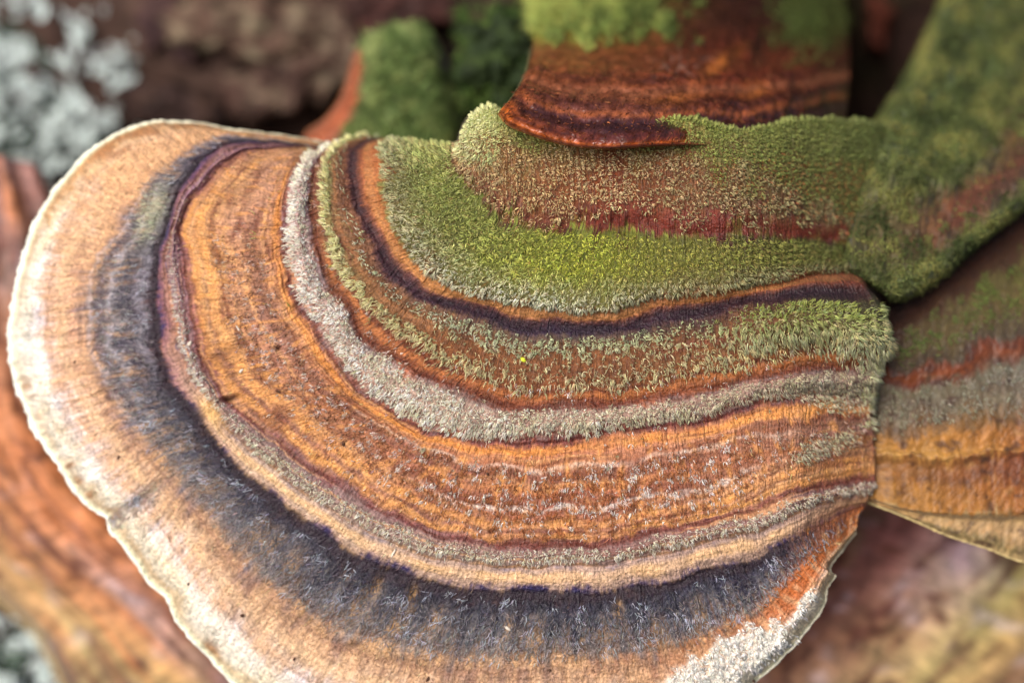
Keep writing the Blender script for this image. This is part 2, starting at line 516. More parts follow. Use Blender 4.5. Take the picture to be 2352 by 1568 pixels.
def main_base(X, Y, t, s):
    dx = (X - 1400) / PXCM; dy = (Y - 750) / PXCM
    w = -0.045 * dx**2 - np.where(dy > 0, 0.035, 0.10) * dy**2
    w = w - 0.05 * np.clip(3.2 - s, 0, 4) ** 2 * (0.35 + 0.65 * sstep(t, 1, 4))         # rolls away at the left horizon
    w = w - np.clip(-s, 0, 2) * 0.7 - np.clip(s - 17, 0, 2) * np.where(t > 2.6, 0.45, 0.16) - np.clip(-t, 0, 2) * 0.9
    w = w - 0.10 * sstep(t, 14.2, 15) ** 2                                              # margin turned down
    w = w - 0.25 * sstep(s, 15.5, 17) * sstep(t, 4, 9) - 0.75 * sstep(s, 14.5, 18.5) * sstep(t, 3.2, 1.0)
    w = w + 0.13 * gauss(X, Y, 1830, 735, 130, 50, -4) + 0.10 * gauss(X, Y, 1980, 775, 60, 50) + 0.10 * gauss(X, Y, 1135, 320, 90, 95)
    w = w - 0.06 * gauss(X, Y, 2000, 660, 90, 40)
    return w


def mold_mask(X, Y, t):
    wob = noise(X / 34, Y / 34, 97) * 0.5 + noise(X / 12, Y / 12, 98) * 0.35
    m = sstep(gauss(X, Y, 1690, 1505, 140, 56, -28) + 0.75 * gauss(X, Y, 1850, 1375, 50, 13, -62) + 0.5 * gauss(X, Y, 1560, 1600, 120, 60, -10) + wob * 0.55, 0.38, 0.6)
    return m * sstep(t, 12.9, 13.4)


def main_w(p):
    t, s, X, Y = p.t, p.s, p.X, p.Y
    w = main_base(X, Y, t, s)
    w = w + 1.35 * np.interp(t + 0.10 * noise(s * 3, t * 0.3, 5), REL[:, 0], REL[:, 1])
    a = sstep(t, 12.5, 15)
    w = w + a * (0.035 * noise(s * 1.7, t * 0.25, 11) + 0.016 * noise(s * 5.5, t * 0.3, 12))
    w = w + 0.014 * fbm(s * 6, t * 0.6, 14, 3) + 0.006 * fbm(X / 14, Y / 14, 15, 3)
    w = w + 0.0025 * noise(s * 34, t * 0.5, 17) * sstep(t, 4, 7) + 0.006 * noise(s * 0.8, t * 9, 18) * sstep(t, 4, 6)
    w = w + 0.022 * mold_mask(X, Y, t) * (0.5 + fbm(X / 16, Y / 16, 16, 3))
    w = w - 0.05 * gauss(X, Y, 528, 917, 17, 6, -14) + 0.03 * gauss(X, Y, 520, 905, 30, 6, -14)
    for hx, hy, hr in ((700, 1330, 6), (1130, 1220, 5), (640, 800, 5), (395, 1235, 5), (1530, 1160, 5), (1990, 1010, 9), (820, 1480, 5)):
        w = w - 0.05 * gauss(X, Y, hx, hy, hr)
    w = w - 0.02 * gauss(X, Y, 512, 815, 50, 10, -25) - 0.02 * gauss(X, Y, 262, 905, 40, 12, -25) - 0.02 * gauss(X, Y, 310, 1155, 80, 9, -38)
    return w


def main_warp(p):
    k = sstep(p.t, 13.3, 15)
    d = 9 * noise(p.s * 2.1, p.t * 0 + 3.1, 71) + 3 * noise(p.s * 6, p.t * 0 + 1.7, 72) + 1.5 * noise(p.s * 17, p.t * 0 + 1.7, 75)
    d = d - 16 * sum(np.exp(-((p.s - q) / 0.09) ** 2) for q in (8.62, 9.35, 15.6))
    p.X = p.X - k * d * 0.8; p.Y = p.Y + k * d * 0.6
    m = win(p.t, 1.5, 13.5, 1.0)                       # rings are never quite smooth
    p.X = p.X + m * (7 * noise(p.X / 120, p.Y / 120, 73) + 4 * noise(p.X / 45, p.Y / 45, 76)); p.Y = p.Y + m * (9 * noise(p.X / 120, p.Y / 120, 74) + 4 * noise(p.X / 45, p.Y / 45, 77))


main = Patch(full, main_w, 440, 760, t0=-2, s0=-2, warp=main_warp)
t, s, X, Y = main.t, main.s, main.X, main.Y
SK = [0, 3, 6, 9, 12, 15, 17]
TAB = [
 (-0.2, '9aa05a 9aa05a 9aa05a 848c3c 7c8636 6f7a34 5f6a34'),
 (0.25, 'a6aa6c a6aa6c 9ea062 7a6038 74482a 6f6a36 5f6a34'),
 (0.5,  'a0a468 a0a068 8a6a40 7c4c2c 74381f 66482a 5c6232'),
 (0.62, 'a0a468 a0a068 8a6a40 7c4c2c 743a22 66482a 5c6232'),
 (0.8,  '98774f 98774f 7c4e32 784830 743a22 66402a 545430'),
 (0.93, '7a5238 7a5238 6b4433 6b4433 6d3326 5a2820 42321f'),
 (1.0,  '6a4a30 6a4a30 6a4430 6a3c2c 6a3024 562620 42321f'),
 (1.06, '8a9648 8a9648 7f8c40 8a963c 8a963a 6c6c32 5c6430'),
 (1.4,  '8f9c50 8a9848 788440 84923c 8a9836 747632 626a34'),
 (1.92, '84844e 7f7e48 75703f 84824e 8c8a58 75683a 625e32'),
 (2.05, '9a5a30 9a5a30 a06a3c a8703e a8744a 9a5c32 6a3324'),
 (2.8,  '8a4a2a 9a5a36 a56c40 b07848 b2764c a05e34 5a2a20'),
 (3.1,  '6a3a2c 7a4632 6c4236 5c3630 5a3632 5c342a 4a241a'),
 (3.7,  '4a2a2a 5c342e 4a2c34 34202e 281c30 3a2026 36201a'),
 (4.1,  '7a5038 86583e 8a6044 7a5a40 5c4a3c 5a3c2a 44422a'),
 (4.5,  '8a6440 8e6444 946842 8a5c36 84522e 7a5030 5c5a34'),
 (5.0,  '8f8a50 8f8a50 8a6c40 85522e 85522e 7f5830 66683a'),
 (5.45, '8c5a40 8c5a40 96603c 9a5c34 a3623a a8683a 7a5634'),
 (5.9,  '7a4630 7a4630 86502e 8a4c2c 8a4a2c 96552e 6f3c24'),
 (6.1,  '8a6a58 8a6a58 8a6a54 886a50 806048 7a5a44 6a4f3a'),
 (6.9,  '8a6450 8a6450 8a644c 886248 805a42 76543e 654a38'),
 (7.06, '8a5236 8a5236 8a4e30 7a3f2a 7a3c2a 7a3c28 5a3420'),
 (7.35, 'b07440 b8763e c07a3c c57e3c b66c38 b8723c 7a4a2c'),
 (7.9,  'b07440 bd7c44 c58246 c4803e b87040 c08048 7a4c2e'),
 (8.2,  'a8703f b57a48 a87048 9a5c38 a05a36 b3703e 7a5238'),
 (8.6,  'b07440 bb7e44 b57644 a86838 9f5a34 b06c3c 86582f'),
 (9.0,  'b07440 c0823f c48540 bc7a3e ad683a c2824a 96602f'),
 (9.5,  'a86c40 b87a42 c08646 bc7c42 b07040 c8884a 9a602e'),
 (9.88, '8a5438 9a5c3c 8a4c34 7f4632 7a4030 8a4c30 7a3c22'),
 (10.1, '8a5a48 9a6458 8c6048 8a6448 8c6244 86583e 74503a'),
 (10.9, '8a5a48 94685a 8c6850 98784f a07c54 946f4c 7f5a3c'),
 (11.06,'9a6840 a0623e b0703c b88a50 b8864e a87c4c 96602e'),
 (11.5, '8f5a38 8f5838 aa6c3e d0a05c cc9858 b88850 a0682c'),
 (11.85,'6a4038 6a3c34 8a5038 b88448 c08c50 a87844 9a5c28'),
 (12.08,'3a2c34 3a2a32 3c2830 3f2a30 38262f 3a2c38 7a4424'),
 (12.35,'484250 46404a 443e48 403a44 36323e 322e40 8a4c26'),
 (12.75,'7a6c6a 74686a 706a6c 6e6668 68625f 5c5460 9a5828'),
 (13.05,'a07a5a a07a5e 8c7060 8c6c54 8a6850 9a5c34 a05c28'),
 (13.4, 'b88850 c89a66 c69668 b88e5e b48c60 b0683a a8622c'),
 (13.9, 'b88850 d0a066 d6aa7c ceaa7c cfae82 c08454 b07038'),
 (14.2, 'b07c48 d4ac7c dcbc9c d6bc9c d8c2a0 ceb494 b88048'),
 (14.6, 'b07c48 d6bc9c ded6d0 dccfc0 dccfb8 d2c8b8 c09a64'),
 (14.86,'9c6634 aa7440 d6c8bc c6a888 d4c2a4 c8b498 b89460'),
 (14.95,'c8bc96 d2caa6 dcdac6 d8d2b6 d8d2b6 cfc6a8 c0ae80'),
 (15.0, 'd8d8b8 dcdcc0 e0e2ca dedec2 dedec2 d4d2b6 c8bc92'),
]
streak = noise(s * 26, t * 0.35, 81) * 0.6 + noise(s * 60, t * 0.6, 82) * 0.4
tj = t + 0.24 * noise(X / 60, Y / 60, 83) + (0.20 + 0.22 * win(t, 12.2, 14.3, 0.4)) * streak + 0.13 * noise(X / 13, Y / 13, 84) + 0.35 * win(t, 12.3, 14.2, 0.4) * noise(X / 85, Y / 85, 85)
tj = np.where(t > 14.8, t, tj)
cap_c = ramp2(tj, s, SK, TAB)
cap_c = cap_c * (1 + win(t, 6.0, 12.0, 0.1)[..., None] * np.array([-0.12, 0.06, 0.95]) + win(t, 6.1, 6.9, 0.15)[..., None] * np.array([0.6, 0.75, 0.6]) + win(t, 4.1, 6.0, 0.15)[..., None] * np.array([-0.28, -0.3, -0.25]) + win(t, 1.03, 1.97, 0.03)[..., None] * np.array([-0.5, -0.55, -0.6]))      # orange and fuzz rings bleached, brown and green rings darkened
cap_c = cap_c * (1 + win(t, 13.2, 14.3, 0.3)[..., None] * np.array([-0.08, -0.04, 0.3]) + sstep(t, 14.2, 14.6)[..., None] * np.array([-0.02, 0.0, -0.08]) + win(t, 11.0, 12.0, 0.1)[..., None] * np.array([-0.08, 0.0, 0.3]))
# blotches of wear with a shape of their own
cap_c *= (1 + 0.2 * fbm(X / 60, Y / 60, 91, 4) + 0.16 * streak + 0.16 * noise(X / 7, Y / 7, 89))[..., None]
cap_c = mix(cap_c, 'b8906a', 0.75 * win(t, 12.45, 13.2, 0.15) * sstep(noise(s * 9, t * 1.0, 88), 0.0, 0.5))
cap_c = mix(cap_c, '8a6248', 0.5 * win(t, 13.0, 14.2, 0.2) * sstep(noise(s * 22, t * 1.6, 87), 0.2, 0.6))
zone_o = win(t, 7.2, 9.8, 0.1)
tr_ = t + 0.09 * noise(s * 2.3, t * 0.4, 108) + 0.05 * noise(X / 16, Y / 16, 109)
ringn = noise(s * 0.3, tr_ * 4.2, 103) * 0.8 + noise(s * 0.7, tr_ * 10, 104) * 0.45
zone_f = win(t, 4.3, 11.0, 0.2)
finel = noise(s * 0.6, tr_ * 17, 121) + 0.6 * noise(s * 1.2, tr_ * 31, 122)
cap_c = cap_c * (1 + 0.34 * np.clip(finel, -0.8, 0.8) * sstep(t, 2, 4) * (1 - sstep(t, 14.5, 14.9)))[..., None]
cap_c = mix(cap_c, srgb(104, 54, 36), 0.65 * zone_f * sstep(ringn, 0.18, 0.5))
cap_c = mix(cap_c, 'dca468', 0.45 * zone_f * sstep(t, 6.5, 7.2) * sstep(-ringn, 0.15, 0.5))
# growth lines: ring position, half width, first and last spoke, colour, strength
LINES = [
 (7.05, .07, -1, 17, '54241c', .8), (7.45, .2, 2, 17, 'd88c40', .7), (7.9, .1, 7, 15, '9a5c3c', .6), (8.02, .06, 9, 15.5, 'd8c0ac', .5), (8.2, .13, 4, 14, '6c4430', .75),
 (8.45, .07, 8, 16, 'b87844', .6), (8.62, .08, 9.5, 15, '7a4630', .65), (8.8, .05, 10.5, 14.8, 'e0d4c8', .75), (8.92, .05, 5, 16, '70402c', .6), (9.2, .14, 3, 17, 'd69654', .7),
 (9.42, .05, 6, 12, '7a5044', .7), (9.6, .12, 3, 17, 'd8984e', .6), (9.75, .05, 8, 12.2, '846054', .6), (9.93, .07, -1, 17, '5a2a20', .85), (10.98, .05, 2, 17, '8a6038', .6), (11.5, .22, 8, 15.5, 'dcae74', .6),
 (5.42, .07, 0, 16, '5c2c1e', .7), (5.6, .12, 5, 17, 'b06c3c', .7), (5.93, .07, -1, 17, '54261c', .8), (4.6, .08, 0, 9, 'a06c44', .6), (5.3, .06, 1, 9, '6a3826', .6),
 (2.5, .3, 0, 17, 'bc8450', .55), (3.5, .36, -1, 17, srgb(34, 22, 32), .75), (0.97, .07, 7, 18, '5a2018', .7), (0.9, .1, 10, 17, '6e2c20', .7),
 (12.08, .10, -1, 15.4, '1e1420', .92), (12.32, .1, 3, 6.8, '9a949c', .55), (12.55, .09, 2, 15, '3c3642', .6), (12.74, .04, 3, 8, 'b0a8ac', .65), (12.9, .08, 2.5, 8, '443c48', .75),
 (13.08, .04, 3, 7.5, srgb(186, 170, 170), .6), (12.86, .08, 9, 15, srgb(92, 72, 70), .55), (13.25, .06, 8, 12, srgb(140, 102, 82), .6),
 (13.7, .12, 3, 13, srgb(220, 182, 138), .5), (14.05, .05, 4, 14, srgb(178, 134, 98), .4),
]
for lt, lw, a_, b_, h_, st_ in LINES:
    cap_c = mix(cap_c, h_, st_ * np.exp(-((tr_ + 0.04 * streak - lt) / lw) ** 4) * win(s, a_, b_, 0.7) * (0.55 + 0.45 * sstep(noise(s * 2.1, t * 0 + lt, 110), -0.4, 0.2)))
cap_c = mix(cap_c, '8a5034', 0.35 * zone_o * sstep(noise(s * 14, t * 0.7, 92), 0.25, 0.7))
cap_c = mix(cap_c, 'd0904c', 0.5 * zone_o * sstep(noise(s * 7, t * 2.2, 93), 0.15, 0.6))
cap_c = mix(cap_c, '5f3024', 0.6 * win(t, 4.6, 9.6, 0.1) * sstep(noise(s * 18, t * 0.22, 94), 0.42, 0.75) * sstep(s, 9, 12))
cap_c = mix(cap_c, '6a3a2c', 0.6 * zone_o * sstep(noise(s * 1.2, t * 5, 95), 0.3, 0.65))
cap_c = mix(cap_c, '8f8f78', 0.85 * gauss(X, Y, 352, 490, 26, 62, 20))          # pale grey-green patch in the dark band
cap_c = mix(cap_c, '4a2c30', 0.8 * gauss(X, Y, 262, 902, 46, 22, -20) * sstep(noise(X / 16, Y / 10, 96), -0.4, 0.4))
cap_c = mix(cap_c, '54505a', 0.85 * gauss(X, Y, 315, 1150, 90, 17, -38))
cap_c = mix(cap_c, '6f4428', 0.7 * gauss(X, Y, 520, 812, 55, 16, -25))
cap_c = mix(cap_c, 'd8ac6c', 0.9 * gauss(X, Y, 484, 948, 18, 40, -32))
cap_c = mix(cap_c, '3a2418', 0.9 * gauss(X, Y, 528, 916, 16, 5, -14))  # dark of the small hole painted into its dent
for gx, gy, ga in ((1002, 1420, 25), (948, 1362, 10), (1168, 1440, 15), (865, 1350, 20), (1420, 1400, 5), (905, 1440, 15)):
    cap_c = mix(cap_c, 'd09a5c', 0.85 * gauss(X, Y, gx, gy, 9, 24, ga))
cap_c = mix(cap_c, 'b4612c', 0.8 * gauss(X, Y, 1840, 1335, 120, 38, -52))
moldm = mold_mask(X, Y, t)
cap_c = mix(cap_c, 'd6d2c6', 0.8 * moldm)
cap_c = mix(cap_c, srgb(186, 172, 164), 0.3 * sstep(s, 6.5, 8.5) * win(t, 12.35, 13.1, 0.2) * sstep(noise(s * 21, t * 0.6, 123) + 0.4 * noise(s * 4, t * 1.2, 124), 0.2, 0.6) * (1 - sstep(s, 14.5, 16)))
cap_c = mix(cap_c, srgb(190, 146, 106), 0.45 * win(t, 12.6, 13.2, 0.15) * sstep(noise(s * 11, t * 0.7, 125), 0.0, 0.45) * sstep(s, 6, 8) * (1 - sstep(s, 13.5, 15)))
cap_c = cap_c * (1 - win(t, 11.95, 12.92, 0.10)[..., None] * ((1 - sstep(s, 15, 16)) * (0.15 + 0.85 * sstep(s, 6, 8.5)))[..., None] * np.array([0.46, 0.42, 0.36]))
edge_b = win(t, 14.7, 14.93, 0.06) * sstep(noise(s * 9, t * 0 + 2.2, 99), 0.0, 0.4)
cap_c = mix(cap_c, '9a6230', 0.75 * edge_b * sstep(noise(s * 1.1, t * 0 + 4.4, 105), -0.1, 0.35))
white_b = win(t, 14.2, 14.88, 0.12) * np.interp(s, [2, 4, 5, 8, 10, 12, 15], [.15, .6, 1, 1, .7, .6, .4]) * sstep(noise(s * 1.7, t * 1.5, 106) + 0.5 * noise(s * 6, t * 1.2, 107), 0.0, 0.5)
cap_c = mix(cap_c, srgb(234, 228, 214), 0.7 * white_b)
cap_c = mix(cap_c, srgb(200, 152, 108), 0.6 * win(t, 13.2, 14.9, 0.2) * (1 - sstep(s, 3.2, 4.6)))
cap_c = mix(cap_c, srgb(150, 92, 48), 0.6 * win(t, 14.3, 14.95, 0.12) * (1 - sstep(s, 3.0, 4.0)) * sstep(noise(s * 3, t * 2, 115), -0.2, 0.3))
cap_c = mix(cap_c, srgb(208, 164, 122), 0.55 * win(t, 13.3, 14.25, 0.15) * sstep(noise(s * 8, t * 0.8, 116), -0.1, 0.4))
cap_c = mix(cap_c, '2c2028', 0.75 * win(t + 0.1 * streak, 12.0, 12.22, 0.06) * (1 - sstep(s, 15.2, 16)))
cap_c = np.clip(cap_c, 0.004, 0.88)

fung = thing('bracket_fungus', 'large fan shaped bracket fungus with orange, grey and dark concentric bands and pale rim', 'fungus', to_world(np.array(1400.0), np.array(500.0), np.array(-1.6)), 'bracket fungi on the stump')
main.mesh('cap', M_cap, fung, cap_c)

# rim: a thin pale rounded edge following the margin
nt_, ns_ = X.shape
e = np.stack([X[-1], Y[-1]], -1); ew = main.w[-1]
ed = np.gradient(e, axis=0); nrm = np.stack([ed[:, 1], -ed[:, 0]], -1)
nrm /= np.maximum(np.linalg.norm(nrm, axis=1, keepdims=True), 1e-6)
inn = np.stack([X[-6], Y[-6]], -1) - e
nrm *= np.where((nrm * inn).sum(1) > 0, -1, 1)[:, None]
rr = (4.2 + 2.0 * noise(s[-1] * 9, s[-1] * 0 + 0.5, 101) + 2.0 * noise(s[-1] * 26, s[-1] * 0, 102)) * np.interp(s[-1], [-1, 1, 3, 4.5, 7.5, 9, 13, 17], [.4, .6, 1.1, 1.5, 1.5, 1.0, .8, .6])
rows = []; rw = []
for q in np.linspace(0, 2 * math.pi, 11)[:-1]:
    rows.append(e + nrm * (rr * (0.35 + math.cos(q)))[:, None]); rw.append(ew - 0.012 + rr / PXCM * math.sin(q))
RX = np.array(rows); RW = np.array(rw)
RP = to_world(RX[..., 0], RX[..., 1], RW)
j = np.arange(ns_ - 1); F = []
for q in range(10):
    q2 = (q + 1) % 10
    F.append(np.stack([q * ns_ + j, q * ns_ + j + 1, q2 * ns_ + j + 1, q2 * ns_ + j], -1))
rim_c = ramp2(np.zeros_like(RW), np.broadcast_to(s[-1], RW.shape), [0, 2, 5, 9, 14, 17], [(0, 'd8d2b4 e2dec4 eef0e2 ecebdc e2dcc4 d0c09c'), (1, 'd8d2b4 e2dec4 eef0e2 ecebdc e2dcc4 d0c09c')])
make_mesh('margin_rim', RP, np.concatenate(F), M_rim, fung, rim_c)

# underside with pores, falling back to the stump
sel = (main.t[:, 0] >= 0)
rt = np.linspace(15, 0, 60)
idx = np.clip(np.searchsorted(main.t[:, 0], rt), 0, nt_ - 1)
step = slice(None, None, 4)
UX, UY = X[idx][:, step], Y[idx][:, step]
thk = np.interp(rt, [0, 5, 10, 14, 15], [1.7, 0.85, 0.36, 0.13, 0.02])[:, None]
UW = main.w[idx][:, step] - thk
uc = np.broadcast_to(hexlin('cbbf9c'), UX.shape + (3,))
make_mesh('pore_surface', to_world(UX, UY, UW), grid_faces(*UX.shape), M_rim, fung, uc)

# ------- fuzz of the main bracket
vis = (s > -0.6) & (s < np.where(t < 2.2, 18.5, 17.4)) & (t > -0.3) & (t < 14.97)
nz1 = noise(X / 24, Y / 24, 111); nz2 = noise(X / 11, Y / 11, 112)
tn = t + 0.2 * nz1 + 0.16 * noise(X / 70, Y / 70, 113) + 0.1 * streak


def zone_fibres(name, dens, colf, L, R, lift, spread, curl, clump=(18, 60), label=None, seg=3, mat=None, tuft=0.0, high=0.03):
    d = scatter(main, dens * vis)
    c = colf(d)
    n = d['n']
    l = np.exp(rng.normal(0, 0.28, n)) * (L(d) if callable(L) else L)
    r = np.exp(rng.normal(0, 0.2, n)) * R
    # the eye of a tuft: neighbours lean together
    cl = swirl(d['X'], d['Y'], clump[0], 201, clump[1]) + swirl(d['X'], d['Y'], clump[0] * 0.5, 202, clump[1] * 0.6)
    pull = rise = None
    if tuft:
        cx, cy, ci = nearest_seed(d['X'], d['Y'], tuft, 231)
        pull = ((cx - d['X']) / PXCM)[:, None] * RT - ((cy - d['Y']) / PXCM)[:, None] * UP
        rise = high * (0.6 + 0.9 * ci)
        c = c * (0.82 + 0.36 * ci)[:, None]
    o = fibres(name, d['P'] - d['N'] * (r * 0.5 * CM)[:, None], d['N'], d['T'], l, r, jit(c), mat or M_hair, fung, lift, spread, curl, cl, seg, pull, rise)
    return stuff(o, label)


def by(d, keys, hexes):
    cc = np.array([hexlin(h) for h in hexes.split()])
    return np.stack([np.interp(d, keys, cc[:, q]) for q in range(3)], -1)


def pick(a, b, m):
    m = np.asarray(m)[:, None]
    return a * (1 - m) + b * m


# green fuzz of the inner terrace
def col_green(d):
    top = by(d['s'], [0, 4, 8, 11, 14, 17], 'b0b470 a4aa64 b4b860 c8cc54 a2a050 5e6638')
    tip = by(d['s'], [0, 4, 8, 11, 14, 17], 'aaaa7c aca880 d4d0b0 dcdcbc b0aa80 666a44')
    m = sstep(d['t'] + 0.10 * noise(d['X'] / 30, d['Y'] / 30, 121), 1.45, 1.82)
    c = pick(top, tip, m)
    return pick(c, hexlin('8a6f48')[None], 0.7 * (rng.random(d['n']) < 0.14))


nzp = nz2 * 0.8 + nz1 * 0.5
gdens = patchy(t, 1.07, 1.97, nzp, 0.1) * (0.55 + 0.45 * sstep(nz2, -0.5, 0.3))
zone_fibres('green_fuzz', 10500 * gdens, col_green, lambda d: 0.020 + 0.013 * sstep(d['t'], 1.2, 1.7), 0.0031, 48, 60, 48, (13, 110), 'yellow-green velvety fuzz with pale tips on the inner terrace', tuft=13, high=0.028)


def col_terr(d):
    gr = by(d['s'], [0, 5, 8, 12, 17], 'cccc94 cccc94 aeb268 a8ac5c 5c6436')
    tan = by(d['s'], [0, 5, 8, 12, 17], 'c0ae80 bca87c c4a878 d2b88a 74704c')
    c = pick(gr, tan, sstep(d['t'] + 0.25 * noise(d['X'] / 60, d['Y'] / 60, 123) - np.interp(d['s'], [5.5, 7, 8, 13, 15, 17], [.45, .1, -.1, -.1, .25, .5]), 0.18, 0.4))
    return pick(c, hexlin('8a4a2e')[None], 0.8 * (rng.random(d['n']) < 0.25 * sstep(d['t'], 0.3, 0.5)))


terr_cut = np.interp(s, [6, 8, 13, 15], [.42, .3, .3, .5])
tden = (win(tn, -0.25, terr_cut, 0.06) * np.clip(np.interp(s, [6, 8, 12, 14], [1.0, 0.55, 0.6, 1.0]) + 0.6 * nz1, 0, 1.3) + win(tn, terr_cut, np.interp(s, [8, 11, 13, 16], [.95, .86, .8, .84]), 0.05) * sstep(nz1 + 0.8 * nz2 + 0.6 * noise(X / 60, Y / 35, 114) + 0.3, -0.25, 0.25))
tden = np.where((s < 6.5) & (t < 0.62), 1.25, tden)
zone_fibres('terrace_fuzz', 12500 * np.clip(tden, 0, 2), col_terr, lambda d: np.where(d['t'] < 0.3, np.where(d['s'] < 6.5, 0.009, 0.020 + 0.022 * sstep(noise(d['X'] / 45, d['Y'] / 45, 118), 0.0, 0.5)), 0.030), 0.0032, 60, 110, 50, (13, 160), 'tan and green fuzz on the stepped base', seg=2, tuft=11, high=0.024)


# pale hairs below the dark ring and loose olive tufts
def col_tuft(d):
    c = by(d['s'], [0, 5, 8, 12, 16], 'ccc88c d8d29c d0c694 ccc096 c4b886')
    g = by(d['s'], [0, 8, 14, 17], 'ccd0a8 ccd0b0 c0c498 a4ac74')
    return pick(c, g, 1 - sstep(d['t'], 4.35, 4.6))


cl = noise(X / 17, Y / 17, 131) + 0.5 * noise(X / 8, Y / 8, 132)
tuft = win(tn, 4.05, 4.42, 0.06) * np.interp(s, [3, 6, 8, 9.5, 13, 14, 15], [.1, .35, .3, 1, 1, .35, .2]) * sstep(cl, -0.7, 0.1)
tuft = tuft + win(t + 0.1 * nz1, 4.82, 5.26, 0.05) * np.interp(s, [0, 3, 6.5, 8, 9.5, 10.5], [1.9, 1.9, 1.8, 1.5, 1.0, .3]) * sstep(cl, -0.4, -0.05)
tuft = tuft + win(t, 4.4, 5.5, 0.1) * np.interp(s, [8.5, 9.5, 12, 14, 15, 16], [0, .5, .6, .95, 1.1, .4]) * sstep(cl, 0.05, 0.4)
zone_fibres('olive_tufts', 12000 * tuft, col_tuft, 0.040, 0.0031, 48, 55, 50, (12, 130), 'pale olive curled tufts in broken rows', tuft=14, high=0.04)

# mossy mound at the right
mound = gauss(X, Y, 1780, 745, 150, 60, -14) + 0.9 * gauss(X, Y, 2005, 905, 26, 75) + gauss(X, Y, 1960, 770, 95, 66, 25) + 0.8 * gauss(X, Y, 2030, 830, 40, 60)
mound = sstep(mound + 0.45 * nz1 + 0.4 * nz2, 0.35, 0.75) * (t > 3.95) * (t < 8.6)


def col_mound(d):
    c = by(d['Y'], [680, 730, 790, 840], 'a8ac60 a8ae68 c8c8a4 c4bca0')
    return pick(c, hexlin('7c8a38')[None], rng.random(d['n']) * 0.6 + 0.0 * c[:, 0])


zone_fibres('moss_mound', 9500 * mound, col_mound, 0.028, 0.0030, 45, 60, 45, (16, 110), 'soft green mossy mound beside the side edge', seg=3, tuft=16, high=0.045)


# grey fuzz band
def col_grey(d):
    c = by(d['s'], [0, 3, 6, 8, 10, 12, 14, 17], 'e0d8b8 ece4d2 f4ecdc f6eedc f2ecd4 e8e0c4 d0c4a8 b0a488')
    drift = noise(d['X'] / 70, d['Y'] / 50, 251)
    c = pick(c, srgb(196, 190, 150)[None], 0.5 * sstep(drift, 0.1, 0.5)); c = pick(c, srgb(176, 166, 150)[None], 0.5 * sstep(-drift, 0.15, 0.5))
    return pick(c, hexlin('8a7868')[None], 0.7 * (rng.random(d['n']) < 0.1))


gb = patchy(t + 0.22 * noise(s * 1.6, t * 0.2, 117), 6.05, 6.92, nzp, 0.36, 0.56) * np.interp(s, [0, 13, 15, 17], [1, 1, .75, .7]) * sstep(nz2 + 0.5 * nz1, -0.9, 0.0)
gb = gb + 0.7 * sstep(gauss(X, Y, 1905, 905, 110, 42, 15) + gauss(X, Y, 1890, 1025, 100, 30, -20) + 0.25 * nz2, 0.4, 0.75) * (t > 5.6) * (t < 9.6)
zone_fibres('grey_fuzz_band', 21000 * gb, col_grey, 0.022, 0.0025, 28, 50, 50, (12, 100), 'broad pale grey fuzzy band', seg=2, tuft=11, high=0.026)


# mottled hairs of the orange zone
def col_mott(d):
    k = noise(d['X'] / 30, d['Y'] / 22, 141) + 0.7 * noise(d['X'] / 12, d['Y'] / 12, 142)
    c = by(d['s'], [3, 6, 9, 12, 17], 'b07c50 9a705c 9c6a4c a8683f 96664a')
    return pick(c, hexlin('e2d6cc')[None], sstep(k, 0.0, 0.35) * np.interp(d['s'], [5, 9.5, 11, 14.5, 16], [.5, .75, 1, 1, .5]))


mo = win(tn, 8.05, 9.0, 0.12) * np.interp(s, [3.5, 5, 8, 13, 15, 17], [0, .7, 1, 1, .5, .2]) * sstep(nz1 + 0.6 * nz2, -0.35, 0.25)
mo = mo + 0.8 * win(tn, 9.0, 9.7, 0.1) * np.interp(s, [8, 9.5, 12, 14.5, 16], [0, .6, .9, .7, 0]) * sstep(nz1 + 0.5 * nz2, 0.0, 0.4)
mo = mo + 0.8 * win(tn, 5.3, 6.0, 0.1) * np.interp(s, [2, 6, 10, 13, 16], [.4, .6, .5, .3, .3]) * sstep(nz1 + 0.5 * nz2, 0.05, 0.5)
mo = mo + 0.5 * win(tn, 7.1, 8.0, 0.1) * np.interp(s, [8, 11, 14, 16], [0, .5, .6, .2]) * sstep(nz1 + 0.5 * nz2, 0.25, 0.6)
zone_fibres('mottled_hairs', 15000 * mo, col_mott, 0.028, 0.0026, 26, 40, 40, (12, 90), 'short brown and whitish hairs mottling the orange zones', seg=2, tuft=10, high=0.02)


# pale fuzz band
def col_pale(d):
    c = by(d['s'], [0, 4, 6, 7.5, 9, 12, 15, 17], 'b09080 c4aa9c e0d6ca e8e0cc e8dfc4 f0e6cc e2d6c0 c8bcaa')
    return pick(c, hexlin('86684a')[None], 0.8 * (rng.random(d['n']) < 0.12))


pb = patchy(t + 0.2 * noise(s * 2.0, t * 0.2, 119), 10.12, 10.86, nzp, 0.4, 0.5) * np.interp(s, [1.5, 3.5, 6, 7.5, 8.4, 8.8, 17], [0, .4, .7, 1, .6, 1, 1]) * sstep(nz2 + 0.6 * nz1, -0.75, 0.1)
pb = pb * (1 - gauss(X, Y, 482, 946, 26, 46, -32))
zone_fibres('pale_fuzz_band', 15000 * pb, col_pale, 0.021, 0.0025, 32, 60, 50, (11, 110), 'narrow cream fuzzy band', tuft=12, high=0.026)


